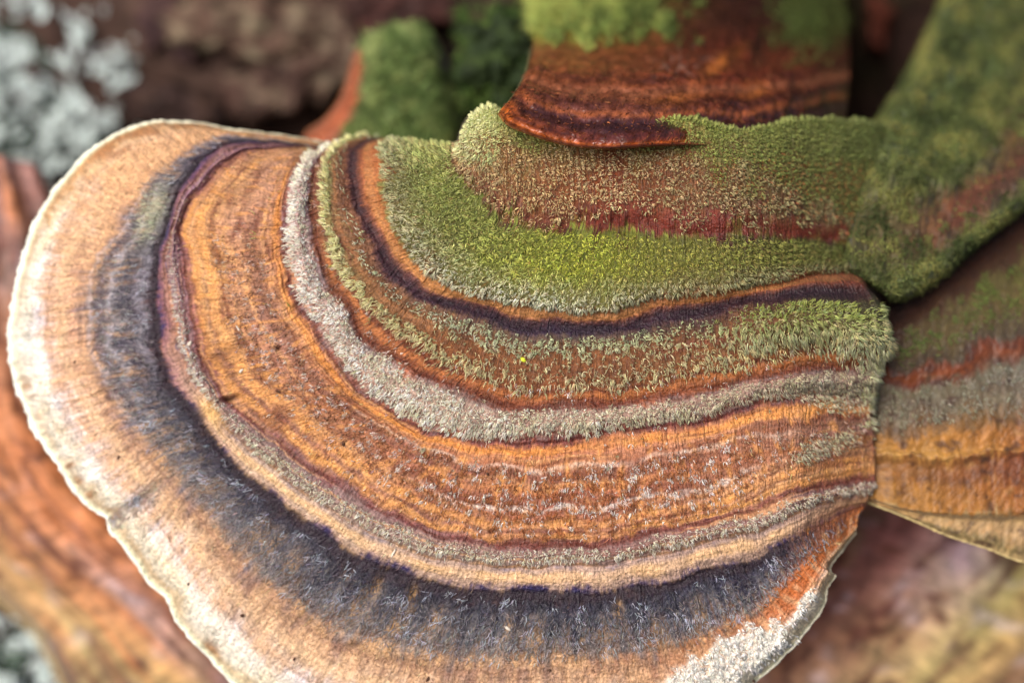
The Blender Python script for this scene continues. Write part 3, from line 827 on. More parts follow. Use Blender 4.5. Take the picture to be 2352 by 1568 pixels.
# dark hairs of the outer band
def col_dark(d):
    k = noise(d['X'] / 60, d['Y'] / 45, 151) + 0.6 * noise(d['X'] / 22, d['Y'] / 18, 152)
    c = by(d['t'], [12.1, 12.35, 12.75, 13.2], '241c24 4c4a56 807e84 b09c88')
    c = pick(c, hexlin('b4b8c4')[None], 0.9 * sstep(k, 0.15, 0.5) * (rng.random(d['n']) < 0.75))  # bluish patches: sky sheen put into the hair colour
    c = pick(c, hexlin('9a8a80')[None], 0.7 * (rng.random(d['n']) < 0.2) * sstep(d['t'], 12.2, 12.5))
    c = pick(c, srgb(168, 160, 160)[None], 0.6 * (1 - sstep(d['s'], 6, 8)) * (rng.random(d['n']) < 0.6))
    return pick(c, srgb(186, 186, 158)[None], 0.9 * sstep(gauss(d['X'], d['Y'], 352, 490, 34, 76, 20), 0.2, 0.6))


db = np.interp(s, [5, 8], [0.35, 0.6]) * patchy(t, 12.16, 13.0, nzp) * np.interp(s, [1.5, 3.5, 15, 16], [.3, 1, 1, .2]) * (0.6 + 0.4 * sstep(nz2, -0.4, 0.3))
db = db + 0.8 * sstep(gauss(X, Y, 315, 1150, 90, 18, -38), 0.3, 0.6)
zone_fibres('dark_hair_band', 12000 * db, col_dark, 0.036, 0.0025, 16, 26, 26, (16, 60), 'dark grey-blue hairs combed towards the margin, sky sheen put into their colour', seg=2)

# fine hairs lying flat everywhere
dfin = 3600 * (0.25 + 0.75 * sstep(nz1 + 0.7 * ringn, 0.0, 0.45)) * (t > 2.0) * (1 - 0.75 * gb.clip(0, 1)) * (1 - 0.9 * win(t, 2.0, 3.0, .1)) * (0.5 + 0.5 * sstep(nz1 + 0.5 * streak, -0.4, 0.3))
dfin = dfin * (1 - 0.6 * sstep(t, 13.2, 14.0)) * (1 - 0.6 * win(t, 11.0, 12.0, .1)) * (1 - 0.7 * win(t, 3, 4, .1))


def fine():
    d = scatter(main, dfin * vis)
    ti = (d['t'] + 2) / 17 * (nt_ - 1); si = (d['s'] + 2) / 21 * (ns_ - 1)
    c = cap_c[np.clip(ti.astype(int), 0, nt_ - 1), np.clip(si.astype(int), 0, ns_ - 1)]
    k = rng.random(d['n'])[:, None]
    c = np.clip(c * (0.65 + 0.95 * k), 0, 0.85) + (k > 0.88) * c * 0.8
    n = d['n']
    o = fibres('fine_hairs', d['P'], d['N'], d['T'], np.exp(rng.normal(0, .3, n)) * 0.028, np.exp(rng.normal(0, .2, n)) * 0.0015, jit(c, .2), M_hair, fung, 10, 20, 16, swirl(d['X'], d['Y'], 22, 211, 45), 2)
    stuff(o)


fine()


# white mouldy crust at the lower right margin
def crust():
    d = scatter(main, 9000 * moldm * vis)
    n = d['n']
    cx, cy, ci = nearest_seed(d['X'], d['Y'], 17, 241)
    pull = ((cx - d['X']) / PXCM)[:, None] * RT - ((cy - d['Y']) / PXCM)[:, None] * UP
    o = fibres('white_crust', d['P'], d['N'], d['T'], np.exp(rng.normal(0, .35, n)) * 0.009, np.exp(rng.normal(0, .3, n)) * 0.0042,
               jit(np.broadcast_to(hexlin('eeeae0'), (n, 3)), .1, .03), M_hair, fung, 50, 90, 20, None, 2, pull, 0.03 * (0.4 + ci))
    stuff(o, 'white powdery crust near the margin')


crust()


# ------------------------------------------------------------------ further brackets
def side_bracket(name, label, net, wfun, table, keys, nt, ns, colf=None, mat=None, thick=0.12, group='bracket fungi on the stump', rimcol='c8b890', rim=4.0, warp=None, rimpart=True, tone=1.0):
    p = Patch(net, wfun, nt, ns, warp=warp)
    tt = p.t + 0.16 * noise(p.X / 60, p.Y / 60, 301) + 0.16 * noise(p.s * 12, p.t * 0.4, 302)
    c = ramp2(tt, p.s, keys, table)
    c = c * (1 + 0.22 * fbm(p.X / 60, p.Y / 60, 303, 4))[..., None]
    c = c * tone
    if colf: c = colf(p, c)
    c = np.clip(c, 0.004, 0.85)
    root = thing(name, label, 'fungus', p.P[0, p.P.shape[1] // 2], group)
    p.mesh('cap', mat or M_far, root, c)
    # underside, falling back towards the stump
    k = np.linspace(1, 0, 24); ii = (k * (p.X.shape[0] - 1)).astype(int)
    W = p.w[ii][:, ::4] - (0.02 + thick * (1 - k) * 6)[:, None] * 1.0
    make_mesh('pore_surface', to_world(p.X[ii][:, ::4], p.Y[ii][:, ::4], W), grid_faces(*W.shape), M_rim, root, np.broadcast_to(hexlin('a8966c'), W.shape + (3,)))
    if rimpart:
        e = np.stack([p.X[-1], p.Y[-1]], -1); ew = p.w[-1]
        ed = np.gradient(e, axis=0); nr = np.stack([ed[:, 1], -ed[:, 0]], -1); nr /= np.maximum(np.linalg.norm(nr, axis=1, keepdims=True), 1e-6)
        r_ = rim * (1 + 0.4 * noise(p.s[-1] * 8, p.s[-1] * 0, 305))
        rows = []; rw = []
        for q in np.linspace(0, 2 * math.pi, 9)[:-1]:
            rows.append(e + nr * (r_ * math.cos(q))[:, None]); rw.append(ew - 0.008 + r_ / PXCM * math.sin(q))
        RX = np.array(rows); n_ = RX.shape[1]; j = np.arange(n_ - 1); F = []
        for q in range(8):
            q2 = (q + 1) % 8
            F.append(np.stack([q * n_ + j, q * n_ + j + 1, q2 * n_ + j + 1, q2 * n_ + j], -1))
        make_mesh('margin_rim', to_world(RX[..., 0], RX[..., 1], np.array(rw)), np.concatenate(F), M_rim, root, np.broadcast_to(hexlin(rimcol), RX.shape[:2] + (3,)))
    return root, p, c


def fuzz_on(root, p, name, dens, colf, L, R, lift, spread, curl, label=None, clump=(25, 70), mat=None):
    d = scatter(p, dens)
    n = d['n']
    o = fibres(name, d['P'], d['N'], d['T'], np.exp(rng.normal(0, .3, n)) * L, np.exp(rng.normal(0, .2, n)) * R, jit(colf(d)), mat or M_moss, root, lift, spread, curl, swirl(d['X'], d['Y'], clump[0], 221, clump[1]), 2)
    return stuff(o, label)


# right neighbour
netR = [
 [(2010,720),(2010,780),(1985,840),(1965,892),(1958,985),(1956,1035),(1962,1134),(1966,1142)],
 [(2075,690),(2085,745),(2070,850),(2060,895),(2060,1000),(2070,1048),(2085,1168),(2080,1186)],
 [(2155,620),(2165,690),(2150,840),(2150,890),(2160,995),(2170,1048),(2182,1178),(2176,1228)],
 [(2255,545),(2262,620),(2250,790),(2260,860),(2270,975),(2272,1040),(2278,1179),(2268,1258)],
 [(2360,465),(2365,540),(2360,760),(2370,830),(2372,960),(2374,1025),(2372,1176),(2368,1292)],
 [(2600,320),(2600,400),(2600,680),(2600,760),(2600,900),(2600,980),(2600,1160),(2600,1320)],
 [(2800,230),(2800,300),(2800,600),(2800,700),(2800,840),(2800,920),(2800,1120),(2800,1290)],
]


def warpR(p):
    k = win(p.t, 1.0, 5.6, 0.6)
    p.Y = p.Y + k * (16 * noise(p.X / 70, p.Y / 90, 327) + 8 * noise(p.X / 26, p.Y / 40, 328)); p.X = p.X + k * 8 * noise(p.X / 60, p.Y / 60, 329)


def wR(p):
    dx = (p.X - 2200) / PXCM; dy = (p.Y - 1080) / PXCM
    w = -0.40 - 0.06 * dx**2 - np.where(dy < 0, 0.30, 0.15) * dy**2 - 0.2 * np.clip(0.8 - p.s, 0, 1) ** 2
    w = w + np.interp(p.t, [0, 1, 2, 3, 4, 4.8, 5, 5.2, 5.8, 6.0, 6.15, 6.8, 7], [-.1, 0, .03, -.02, 0, -0.01, 0.02, -0.02, 0.0, 0.025, -.045, -.03, -.05])
    return w + 0.012 * fbm(p.s * 4, p.t, 311, 3)


tabR = [
 (0.0, '2c1a14 2c1a14 2c1a14 2c1a14'), (0.7, '3a2218 3f2418 4a2a1a 4a2a1a'), (1.15, '4a3420 4a3420 4a3420 4a3a22'), (1.3, '5a4a2c 54482c 5c5a30 64602f'), (1.6, '6a5434 5f5434 5c5030 665a2f'),  # first stops: groove shade painted over the dark red-brown
 (1.95, '4a3a28 4a3c2a 4c4434 4a4238'), (2.1, '6a3a1e 743c1e 6a3822 6a3a24'), (2.45, '86481f 8a4a20 7c4220 7a4426'), (2.8, '6a3420 6a361f 6a4430 6a4a3c'),
 (3.05, '6f6a54 6a6650 6a6a58 6e6e64'), (3.5, '625642 5c4e3c 6a5e4a 6c665c'), (3.9, '6f5636 7a5a34 82602f 806048'), (4.1, 'a87c3c b0803a a87434 8a5a38'),
 (4.7, 'b0843f b88a40 b07c38 965c32'), (5.0, 'c49c58 c49a50 b88a48 9a6a40'), (5.15, '9a6f3a 946834 8f5c30 84482a'), (5.35, '94682f 8a5c2e 7c4a28 6f3c28'),
 (5.6, 'a87c38 a87836 a46c30 98582c'), (5.95, 'ac8444 a87a3a a47436 9c6832'), (6.05, 'b89860 b09868 b0986a b0986a'), (6.5, 'c4a670 c4a878 c0a478 c0a478'), (6.85, '8a7a48 8a7c50 867a50 867a50'), (7.0, 'c0a870 c0ac78 bca878 bca878')]  # darker stop inside the lip paints its shadow line


def colR(p, c):
    k = fbm(p.X / 45, p.Y / 28, 324, 4)
    c = mix(c, srgb(58, 34, 26), 0.75 * sstep(k, 0.1, 0.55)); c = mix(c, srgb(150, 112, 66), 0.5 * sstep(-k, 0.2, 0.6) * sstep(p.t, 3.6, 4))
    c = mix(c, srgb(104, 98, 76), 0.4 * sstep(fbm(p.X / 60 + 3, p.Y / 30, 326, 3), 0.15, 0.5) * win(p.t, 2.4, 4.0, 0.3))
    c = mix(c, srgb(86, 52, 24), 0.7 * gauss(p.X, p.Y, 2075, 1115, 9, 26))
    return c


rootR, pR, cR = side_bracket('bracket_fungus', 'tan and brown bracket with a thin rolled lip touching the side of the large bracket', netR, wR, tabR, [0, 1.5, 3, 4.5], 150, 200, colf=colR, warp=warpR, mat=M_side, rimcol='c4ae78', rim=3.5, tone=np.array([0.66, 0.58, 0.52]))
nzR = noise(pR.X / 40, pR.Y / 40, 321)
fuzz_on(rootR, pR, 'moss_fuzz', 5200 * win(pR.t + 0.5 * nzR, 1.3, 1.8, 0.12) * sstep(nzR + 0.5 * noise(pR.X / 18, pR.Y / 18, 322), -0.2, 0.3) * (pR.X < 2460), lambda d: by(d['X'], [2050, 2200, 2400], '6c7844 5c6a38 626e36'), 0.036, 0.0036, 40, 80, 45, 'blurred green moss along the top of the bracket')
fuzz_on(rootR, pR, 'grey_fuzz_band', 3500 * win(pR.t + 0.15 * nzR, 2.9, 3.8, 0.1) * sstep(nzR, -0.5, 0.2) * (pR.X < 2460), lambda d: by(d['X'], [2050, 2400], '8c8870 8a887c'), 0.03, 0.003, 20, 30, 20, mat=M_hair)

# mossy old bracket at the upper right
netM = [
 [(2200,-160),(2175,-40),(2110,120),(2040,240),(1985,330),(1930,480),(1920,600),(1945,632)],
 [(2215,-160),(2190,-20),(2130,140),(2068,250),(2025,350),(1990,500),(1985,620),(2010,654)],
 [(2240,-160),(2220,0),(2170,150),(2120,270),(2085,380),(2060,520),(2055,650),(2066,690)],
 [(2290,-160),(2270,0),(2240,160),(2200,280),(2170,390),(2150,510),(2142,610),(2146,648)],
 [(2370,-160),(2350,0),(2330,150),(2300,260),(2275,360),(2260,450),(2252,525),(2255,556)],
 [(2480,-160),(2460,0),(2440,120),(2410,220),(2385,310),(2370,385),(2362,445),(2366,474)],
 [(2750,-160),(2730,-40),(2700,60),(2670,140),(2650,200),(2630,260),(2620,300),(2620,330)],
]


def wM(p):
    w = np.interp(p.t, [0, 2, 4, 6, 6.7, 7], [-2.0, -1.3, -0.62, -0.34, -0.4, -0.6]) - 0.9 * np.clip(0.6 - p.s, 0, 0.6)
    w = w - 0.10 * np.clip(p.s - 1.5, 0, 5) ** 1.4 * 0.6 - 0.35 * np.clip(1.2 - p.s, 0, 2) ** 2 * sstep(p.t, 5.6, 4)
    return w + 0.08 * fbm(p.X / 90, p.Y / 90, 331, 4) + 0.03 * fbm(p.X / 30, p.Y / 30, 332, 3)


tabM = [(0, '3a4420 3a4420 46522a 4a4a24'), (1.2, '4c5a26 4c5a28 56622a 54502a'), (2.4, '4a5a28 56642c 5a6a2e 5a4a28'), (3.4, '5a6630 5a6a2e 64702f 6a4024'),
        (4.2, '6c7036 66703a 5f6430 6a3c22'), (4.7, '6c6a36 6a6034 7c4428 6a3c24'), (5.3, '70683a 6a5830 74402a 584430'), (6.0, '6a6636 66703a 5f6a36 5a6632'), (6.7, '74743e 747c42 6a743c 5f6a38'), (7, '6a6a3a 6f7440 66703a 5a6434')]
rootM, pM, cM = side_bracket('bracket_fungus', 'old bracket overgrown with green moss above a dark groove, beside a deep crevice', netM, wM, tabM, [0, 2, 3.5, 5], 160, 200, rimpart=False, tone=0.48)
nzM = noise(pM.X / 45, pM.Y / 45, 341)
fuzz_on(rootM, pM, 'moss_fuzz', 7000 * np.clip(sstep(nzM + 0.35 * noise(pM.X / 16, pM.Y / 16, 342) + 0.25 - 0.75 * win(pM.t + 0.3 * nzM, 4.4, 5.5, 0.3) * sstep(pM.s, 1.8, 3.2) - 0.8 * gauss(pM.X, pM.Y, 2300, 380, 170, 50, -35), -0.5, 0.2), 0.05, 1) * (pM.X < 2450) * (pM.Y > -80), lambda d: by(noise(d['X'] / 60, d['Y'] / 60, 343), [-0.5, 0, 0.5], '3e4626 585e34 7c7c44'), 0.030, 0.0036, 35, 80, 45, 'soft green moss covering')

# upper bracket
netU = [
 [(1215,-150),(1215,-20),(1225,90),(1215,150),(1195,195),(1175,225),(1150,252),(1144,260)],
 [(1290,-150),(1290,-20),(1290,95),(1275,160),(1245,215),(1215,258),(1185,285),(1176,291)],
 [(1400,-150),(1395,-20),(1385,100),(1365,170),(1340,230),(1310,285),(1285,320),(1278,327)],
 [(1500,-150),(1495,-20),(1485,100),(1465,170),(1440,235),(1410,292),(1388,332),(1382,340)],
 [(1600,-150),(1600,-20),(1595,100),(1580,170),(1560,235),(1540,290),(1522,326),(1518,334)],
 [(1740,-150),(1740,-20),(1735,100),(1725,170),(1710,230),(1695,285),(1685,325),(1683,333)],
 [(1850,-150),(1855,-20),(1860,90),(1860,155),(1850,215),(1840,270),(1832,312),(1830,320)],
 [(1930,-150),(1935,-30),(1945,70),(1950,130),(1950,185),(1945,240),(1938,290),(1936,298)],
]


def wU(p):
    w = np.interp(p.t, [0, 1, 2, 3, 4, 5, 6, 6.8, 7], [-2.4, -1.75, -1.2, -0.62, -0.24, -0.02, 0.1, 0.15, 0.06])
    w = w - 0.25 * np.clip(0.9 - p.s, 0, 1) ** 2 - 0.16 * np.clip(p.s - 3.2, 0, 4) ** 1.7
    return w + 0.03 * fbm(p.X / 60, p.Y / 60, 351, 4) + 0.05 * np.abs(np.sin(p.t * 2.6 + 0.3 * noise(p.s * 2, p.t, 352))) * sstep(p.t, 2, 3)


tabU = [(0, '5a6a28 5a6a28 4a4a22 2c1a14 2a1610'), (1.6, '7a8a34 74842f 5a3e22 3a1e16 301812'), (2.2, '7a5a34 7a4e2c 6a3a22 4f241a 3a1a14'), (2.8, '86522c 84502c 74402a 6a3020 3f1e16'),
        (3.4, '7f4a28 7c4a30 804a2c 7a3a20 4a2218'), (4.0, '8a5030 6f4434 6f4434 5a2c20 3a1c16'), (4.5, '7a4226 5c3630 5a3430 54281e 331814'), (5.0, '8f4f22 5a3230 4a2c30 4f2820 2f1714'),
        (5.5, 'c46c26 8a4824 5f3028 7a3c20 2c1512'), (6.2, 'cc7428 a45624 743420 6a2c1c 2a1412'), (6.75, 'b86428 86421e 6a2a1c 54241a 2a1412'), (7, '7a4020 5a2a1a 54241a 42201a 2a1412')]  # left margin's orange raised, its lit edge put into the colour


def colU(p, c):
    c = mix(c, 'c07030', 0.8 * gauss(p.X, p.Y, 1650, 150, 50, 14, -35) + 0.7 * gauss(p.X, p.Y, 1735, 208, 32, 16, -20) + 0.5 * gauss(p.X, p.Y, 1550, 228, 60, 18, -10))
    c = mix(c, '9a8478', 0.6 * gauss(p.X, p.Y, 1560, 150, 60, 26, -20) * sstep(noise(p.X / 18, p.Y / 18, 361), 0, 0.5))
    tu = p.t + 0.2 * noise(p.s * 1.5, p.t * 0.4, 363) + 0.1 * noise(p.X / 20, p.Y / 20, 368)
    for lt, lw, h_ in ((6.5, .12, (96, 34, 22)), (6.05, .16, (196, 104, 44)), (5.55, .12, (72, 30, 26)), (5.0, .28, (48, 30, 36)), (4.45, .14, (168, 92, 50)), (4.05, .12, (66, 32, 28)), (3.6, .16, (150, 92, 64)), (3.15, .1, (70, 34, 28))):
        c = mix(c, srgb(*h_) * 0.8, 0.7 * np.exp(-((tu - lt) / lw) ** 2))
    return mix(c, '1c0e0c', 0.7 * sstep(noise(p.X / 40, p.Y / 90, 362), 0.3, 0.6) * sstep(p.X, 1550, 1700))  # near-black patches on the right half: groove shade put into the colour


rootU, pU, cU = side_bracket('bracket_fungus', 'smaller red-brown bracket overhanging the green fuzzy base, moss on its top', netU, wU, tabU, [0, 1.5, 3, 5, 7], 130, 180, colf=colU, mat=M_gloss, rimcol='8a5428', rim=3.0, tone=np.array([0.8, 0.66, 0.62]))
fine_c = noise(pU.X / 30, pU.Y / 30, 364)
fuzz_on(rootU, pU, 'short_hairs', 700 * win(pU.t, 2.2, 6.9, 0.2) * (pU.X < 1850), lambda d: pick(np.broadcast_to(srgb(96, 50, 30), (d['n'], 3)), srgb(132, 78, 46)[None], rng.random(d['n']) < 0.3), 0.035, 0.003, 16, 25, 20, mat=M_hair)
nzU = noise(pU.X / 36, pU.Y / 36, 365) + 0.5 * noise(pU.X / 14, pU.Y / 14, 366)
mden = sstep(1.9 - pU.t + 0.55 * nzU, 0, 0.3) * (pU.X < 1640) * sstep(1560 - pU.X + 90 * nzU, 0, 80) + 0.4 * gauss(pU.X, pU.Y, 1850, 30, 55, 60)
fuzz_on(rootU, pU, 'moss_cushion', 8000 * mden * (pU.Y > -70), lambda d: by(noise(d['X'] / 34, d['Y'] / 34, 367) - 0.004 * (d['X'] - 1380), [-0.7, 0, 0.6], '4e5a2c 788644 9ca456'), 0.075, 0.0042, 45, 80, 35, 'bright green moss cushion on top')

# small mossy bracket behind, orange edge
netG = [
 [(980,60),(930,60),(880,70),(845,90),(825,110),(812,130)],
 [(1010,110),(950,120),(890,130),(850,150),(818,165),(800,178)],
 [(1040,190),(970,200),(900,205),(850,215),(805,225),(780,230)],
 [(1055,260),(980,280),(900,285),(830,285),(775,280),(745,276)],
 [(1060,330),(980,350),(890,350),(810,340),(745,325),(702,310)],
 [(1060,420),(980,440),(890,440),(810,420),(745,400),(690,380)],
]


def wG(p):
    return -1.75 + 0.10 * np.sin(p.t / 5 * math.pi) - 0.35 * np.clip(p.t - 3.8, 0, 2) ** 2 * 0.3 - 0.5 * np.clip(1 - p.t, 0, 1) ** 2 - 0.3 * np.clip(1 - p.s, 0, 1) ** 2 + 0.04 * fbm(p.X / 50, p.Y / 50, 371, 3)


tabG = [(0, '2a3418 2a3418 2a3418'), (0.8, '4f6228 4a5e2a 46582a'), (2, '5c7034 66783a 5f7436'), (3.2, '66743c 6f7c40 64763a'), (3.4, '74663c 6a6a3a 6a6a38'), (3.7, 'a85a30 a85430 a0583a'), (4.7, 'b46234 b05c34 ac6038'), (5, '74381f 74381f 743c24')]
rootG, pG, cG = side_bracket('bracket_fungus', 'small green mossy bracket with an orange-brown edge in front of the bark', netG, wG, tabG, [0, 2.5, 5], 90, 110, rimcol='84522e', rim=3.0, tone=0.7)
fuzz_on(rootG, pG, 'moss_fuzz', 4500 * win(pG.t + 0.3 * noise(pG.X / 30, pG.Y / 30, 375), 0.3, 3.35, 0.2) * (pG.Y < 380), lambda d: by(noise(d['X'] / 40, d['Y'] / 40, 377), [-0.5, 0, 0.5], '566838 70844c 909c60'), 0.06, 0.0045, 45, 80, 30)

# lower bracket under everything
netL = []
inn = [(90, 380), (150, 560), (160, 760), (200, 960), (330, 1130), (520, 1300), (850, 1480), (1250, 1560), (1600, 1470), (1790, 1320), (1880, 1180), (1950, 1040), (2050, 950)]
out = [(-260, 300), (-320, 520), (-330, 780), (-260, 1040), (-120, 1270), (70, 1450), (330, 1760), (1250, 2150), (2050, 1950), (2420, 1640), (2640, 1420), (2800, 1150), (2900, 950)]
for a, b in zip(inn, out):
    netL.append([(a[0] + (b[0] - a[0]) * f, a[1] + (b[1] - a[1]) * f) for f in np.linspace(0, 1, 9)])


def wL(p):
    w = -1.75 - 0.02 * (p.t - 3) ** 2 - 0.35 * sstep(p.t, 7.4, 8) - 0.3 * sstep(p.s, 4, 0) - 0.15 * sstep(p.s, 8, 12)
    return w + 0.03 * np.sin(p.t * 4 + p.s) + 0.05 * fbm(p.s * 1.5, p.t * 0.8, 381, 3)


tabL = [
 (0.0, '8a5c50 8a5c50 a86038 b06434 a05a34 7a4634 5a3028 64342a 6a3c30'), (1.0, '8f6054 7c5a4c b86a3c c07038 ac6236 84503a 64382c 6a3c30 74443a'),
 (2.0, '94665a 7a5a4e c87040 b86838 a86038 a06a48 784a38 7a4640 865040'), (2.7, '9a6a5c 866050 c46c3e b0683c ac6a40 a87c58 8a5a40 a07468 8a5a48'),
 (3.4, '8a6054 7a6048 b8683c 9a7066 a87850 ac865c 9a704c b08c8c 96684c'), (4.1, '8a6054 6a5038 a8643c a08c90 b0784a a88450 a88458 a88c74 a07848'),
 (4.8, '7c5448 6a5038 a05c38 b07848 b09458 a08048 a88c58 a08850 a88048'), (5.6, '7c5448 6a5038 86603c a07c50 a89a60 a07848 a88450 a07c48 9a6c40'),
 (6.4, '744c40 6a5038 7a6a40 a89860 9a8c58 8a5c3c 9a7048 a07850 84503c'), (7.2, '6a4438 604a34 6a5c3c a09a68 84764c 7a4a38 8a6048 6a3a38 7a4a3c'), (8, '5a3a30 54402c 5a4c34 8a8458 6a5c40 6a4030 7a5040 5a3034 6a4034')]


def colL(p, c):
    k = fbm(p.s * 3.2, p.t * 0.9, 383, 3)
    c = mix(c, srgb(182, 120, 78), 0.55 * (1 - sstep(p.s, 4.5, 6.5)) * sstep(p.s, 1.5, 3))
    c = mix(c, 'c8b8c0', 0.35 * sstep(k, 0.2, 0.6)); c = mix(c, srgb(84, 42, 30), 0.8 * sstep(-k, 0.1, 0.5)); c = mix(c, srgb(92, 48, 40), 0.7 * sstep(noise(p.s * 0.8, p.t * 2.3, 385) + 0.4 * noise(p.s * 3, p.t * 3, 386), 0.1, 0.5)); c = mix(c, srgb(206, 132, 82), 0.5 * sstep(noise(p.s * 0.9, p.t * 2.6, 387), 0.15, 0.5) * (1 - sstep(p.s, 5, 7)))
    c = c * (1 + 0.25 * sstep(p.s, 7, 9))[..., None]
    return mix(c, '8f8058', 0.35 * sstep(p.s, 4, 7) * sstep(fbm(p.s * 2.2 + 5, p.t * 0.7, 384, 3), 0.15, 0.5))


rootL, pL, cL = side_bracket('bracket_fungus', 'wide banded orange-brown bracket lying under the large bracket', netL, wL, tabL, [0, 1.5, 3.2, 5, 6.5, 8, 9, 10, 12], 110, 280, colf=colL, rimcol='a08c60', rim=5.0, thick=0.3, tone=np.array([1.0, 1.14, 1.25]))

# ------------------------------------------------------------------ lichen on the bark
def lobe_mesh(seed):
    n_r, n_a = 7, 14
    r, a = np.meshgrid(np.linspace(0, 1, n_r), np.linspace(0, 2 * math.pi, n_a, endpoint=False), indexing='ij')
    e = 1 + 0.35 * noise(np.cos(a) * 1.5 + seed * 3.1, np.sin(a) * 1.5, 401) + 0.2 * np.cos(a * 3 + seed)
    x = r * e * np.cos(a); y = r * e * np.sin(a) * 0.75
    z = 0.35 * r**2 + 0.18 * noise(x * 2 + seed, y * 2, 403)
    top = np.stack([x, y, z + 0.06], -1).reshape(-1, 3); bot = np.stack([x, y, z - 0.06], -1).reshape(-1, 3)
    F = grid_faces(n_r, n_a, True); k = n_r * n_a
    j = np.arange(n_a); j2 = (j + 1) % n_a; b = (n_r - 1) * n_a
    side = np.stack([b + j, b + j2, k + b + j2, k + b + j], -1)
    V = np.concatenate([top, bot]); F = np.concatenate([F, F[:, ::-1] + k, side])
    c = ramp2(np.concatenate([r.ravel(), r.ravel()]), np.zeros(2 * k), [0, 1], [(0, 'b0c0b8 b0c0b8'), (0.6, 'c8d6d2 c8d6d2'), (1, 'e2eae8 e2eae8')])
    return V, F, c


def lichen(label, cx, cy, rx, ry, w0, n, seed, size, group):
    root = thing('lichen', label, 'lichen', to_world(np.array(float(cx)), np.array(float(cy)), np.array(w0)), group)
    base = blob_disc('crust', cx, cy, rx, ry, w0 - 0.12, 0.2, seed, M_lich, root, bark_cols('2c3c30', '66786a', seed, 0.6), 0, 0.3, 0.5)
    r = np.random.default_rng(seed)
    hubs = []
    while len(hubs) < max(6, n // 6):
        x, y = r.uniform(-1, 1, 2)
        if x * x + y * y < 1: hubs.append((x, y))
    meshes = []
    for k in range(6):
        V, F, c = lobe_mesh(seed + k)
        o = make_mesh('lobe', V, F, M_lich, root, c); meshes.append(o)
    from mathutils import Matrix
    rot = Matrix((RT, UP, BK)).transposed().to_4x4()
    for q in range(n):
        o = meshes[q] if q < 6 else meshes[r.integers(6)].copy()
        if q >= 6: COL.objects.link(o); o.parent = root
        kx, ky = hubs[q % len(hubs)]
        X_, Y_ = cx + kx * rx + r.normal(0, size * 0.8), cy + ky * ry + r.normal(0, size * 0.8)
        sc = size * r.uniform(0.3, 1.5) / PXCM * CM
        pos = to_world(np.array(X_), np.array(Y_), np.array(w0 + r.uniform(-0.15, 0.4)))
        m = Matrix.Translation(Vector(pos)) @ rot @ Matrix.Rotation(r.uniform(0, 6.28), 4, 'Z') @ Matrix.Rotation(r.normal(0, 0.6), 4, 'X') @ Matrix.Diagonal((sc, sc * r.uniform(.35, 1), sc, 1))
        o.matrix_parent_inverse = root.matrix_basis.inverted()
        o.matrix_basis = m
    return root


lichen('pale blue-green lobed lichen on the bark beside the tip of the large bracket', 120, 190, 215, 225, -4.0, 299, 501, 26, None)
lichen('whitish grey round lichen at the foot below the wide orange-brown bracket', 10, 1560, 85, 130, -3.0, 60, 511, 30, None)

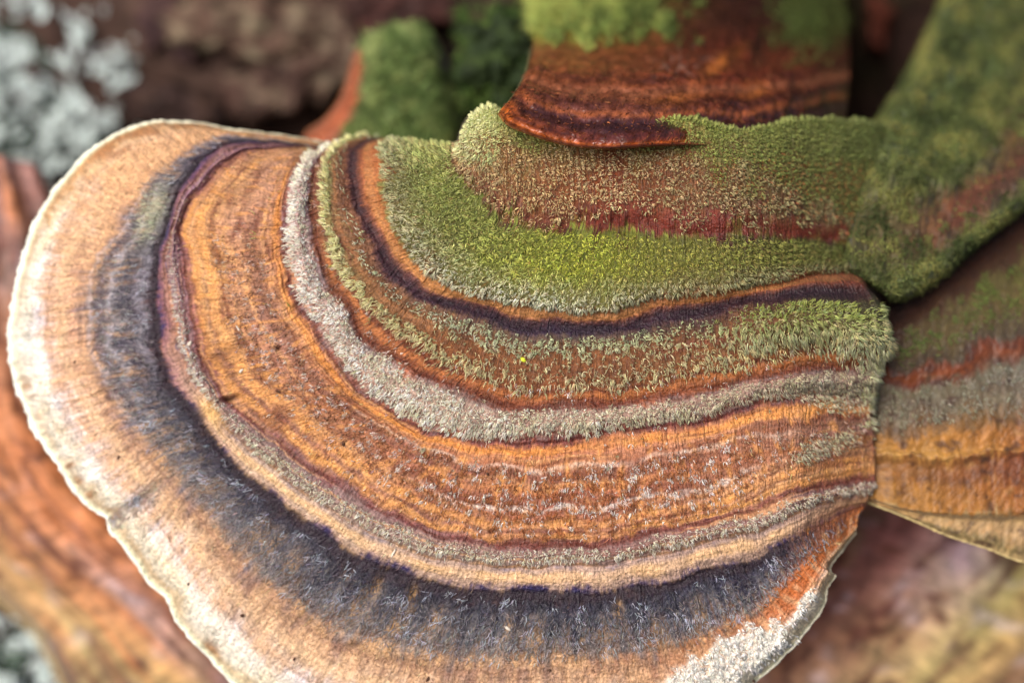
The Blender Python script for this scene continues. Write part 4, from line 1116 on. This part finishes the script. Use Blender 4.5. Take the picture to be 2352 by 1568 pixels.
# green moss clump on the bark between the brackets
mo_root = thing('moss_clump', 'dark green moss clump on bark between the small mossy bracket and the upper bracket', 'moss', to_world(np.array(1140.0), np.array(150.0), np.array(-2.0)))
blob_disc('moss_base', 1150, 130, 110, 120, -1.9, 0.4, 521, M_bark, mo_root, bark_cols('26331a', '3c4c22', 522))
netC = [[(1050 + 40 * i, 20 + 46 * q) for q in range(6)] for i in range(6)]
pC = Patch(netC, lambda p: -1.78 - 0.12 * ((p.X - 1150) / 100) ** 2 - 0.1 * ((p.Y - 130) / 100) ** 2 + 0 * p.X, 40, 40)
fuzz_on(mo_root, pC, 'moss_leaves', 5200 * sstep(noise(pC.X / 26, pC.Y / 26, 523), -0.5, 0.3), lambda d: by(noise(d['X'] / 26, d['Y'] / 26, 525), [-0.5, 0, 0.5], '2f4420 48602c 708244'), 0.08, 0.005, 50, 90, 30)


# crumbs and flakes lying on the large bracket
def crumb(name, cx, cy, rx, ry, col, seed, label=None):
    k = int(np.argmin((X - cx) ** 2 + (Y - cy) ** 2 + 1e9 * ~vis)); i_, j_ = divmod(k, ns_)
    n_r, n_a = 6, 9
    ph, th = np.meshgrid(np.linspace(0, math.pi, n_r), np.linspace(0, 2 * math.pi, n_a, endpoint=False), indexing='ij')
    d = np.stack([np.sin(ph) * np.cos(th), np.sin(ph) * np.sin(th), np.cos(ph)], -1)
    r = 1 + 0.5 * noise(d[..., 0] * 2 + seed, d[..., 1] * 2 + d[..., 2], seed)
    a = seed * 1.7
    x = (d[..., 0] * math.cos(a) * rx - d[..., 1] * math.sin(a) * ry) * r; y = (d[..., 0] * math.sin(a) * rx + d[..., 1] * math.cos(a) * ry) * r
    z = d[..., 2] * min(rx, ry) * 0.6 * r + min(rx, ry) * 0.4
    P = main.P[i_, j_] + (x[..., None] * RT + y[..., None] * UP + z[..., None] * main.N[i_, j_]) / PXCM * CM
    o = make_mesh(name, P, grid_faces(n_r, n_a, True), M_rim, fung, np.broadcast_to(col, P.shape))
    if label: o['label'] = label


white, brown, lime = srgb(206, 194, 178), srgb(70, 44, 30), srgb(196, 206, 50)
for q, (cx, cy, rx, ry) in enumerate([(546, 755, 8, 3), (552, 852, 7, 3), (436, 790, 4, 9), (1168, 1445, 4, 9), (905, 1270, 3, 13), (1445, 1185, 9, 3)]):
    crumb('flake', cx, cy, rx, ry, white, 600 + q)
for q, (cx, cy, rx, ry) in enumerate([(985, 1560, 7, 3), (1732, 1562, 6, 4), (272, 1050, 5, 4), (560, 1415, 5, 4), (675, 1510, 4, 3), (430, 1340, 4, 3), (790, 1020, 6, 4), (1265, 1540, 4, 3), (640, 900, 4, 3), (170, 830, 4, 3), (1120, 1090, 4, 3)]):
    crumb('grit', cx, cy, rx, ry, brown, 640 + q)
crumb('speck', 1203, 828, 7, 5, lime, 700, 'tiny yellow-green speck')
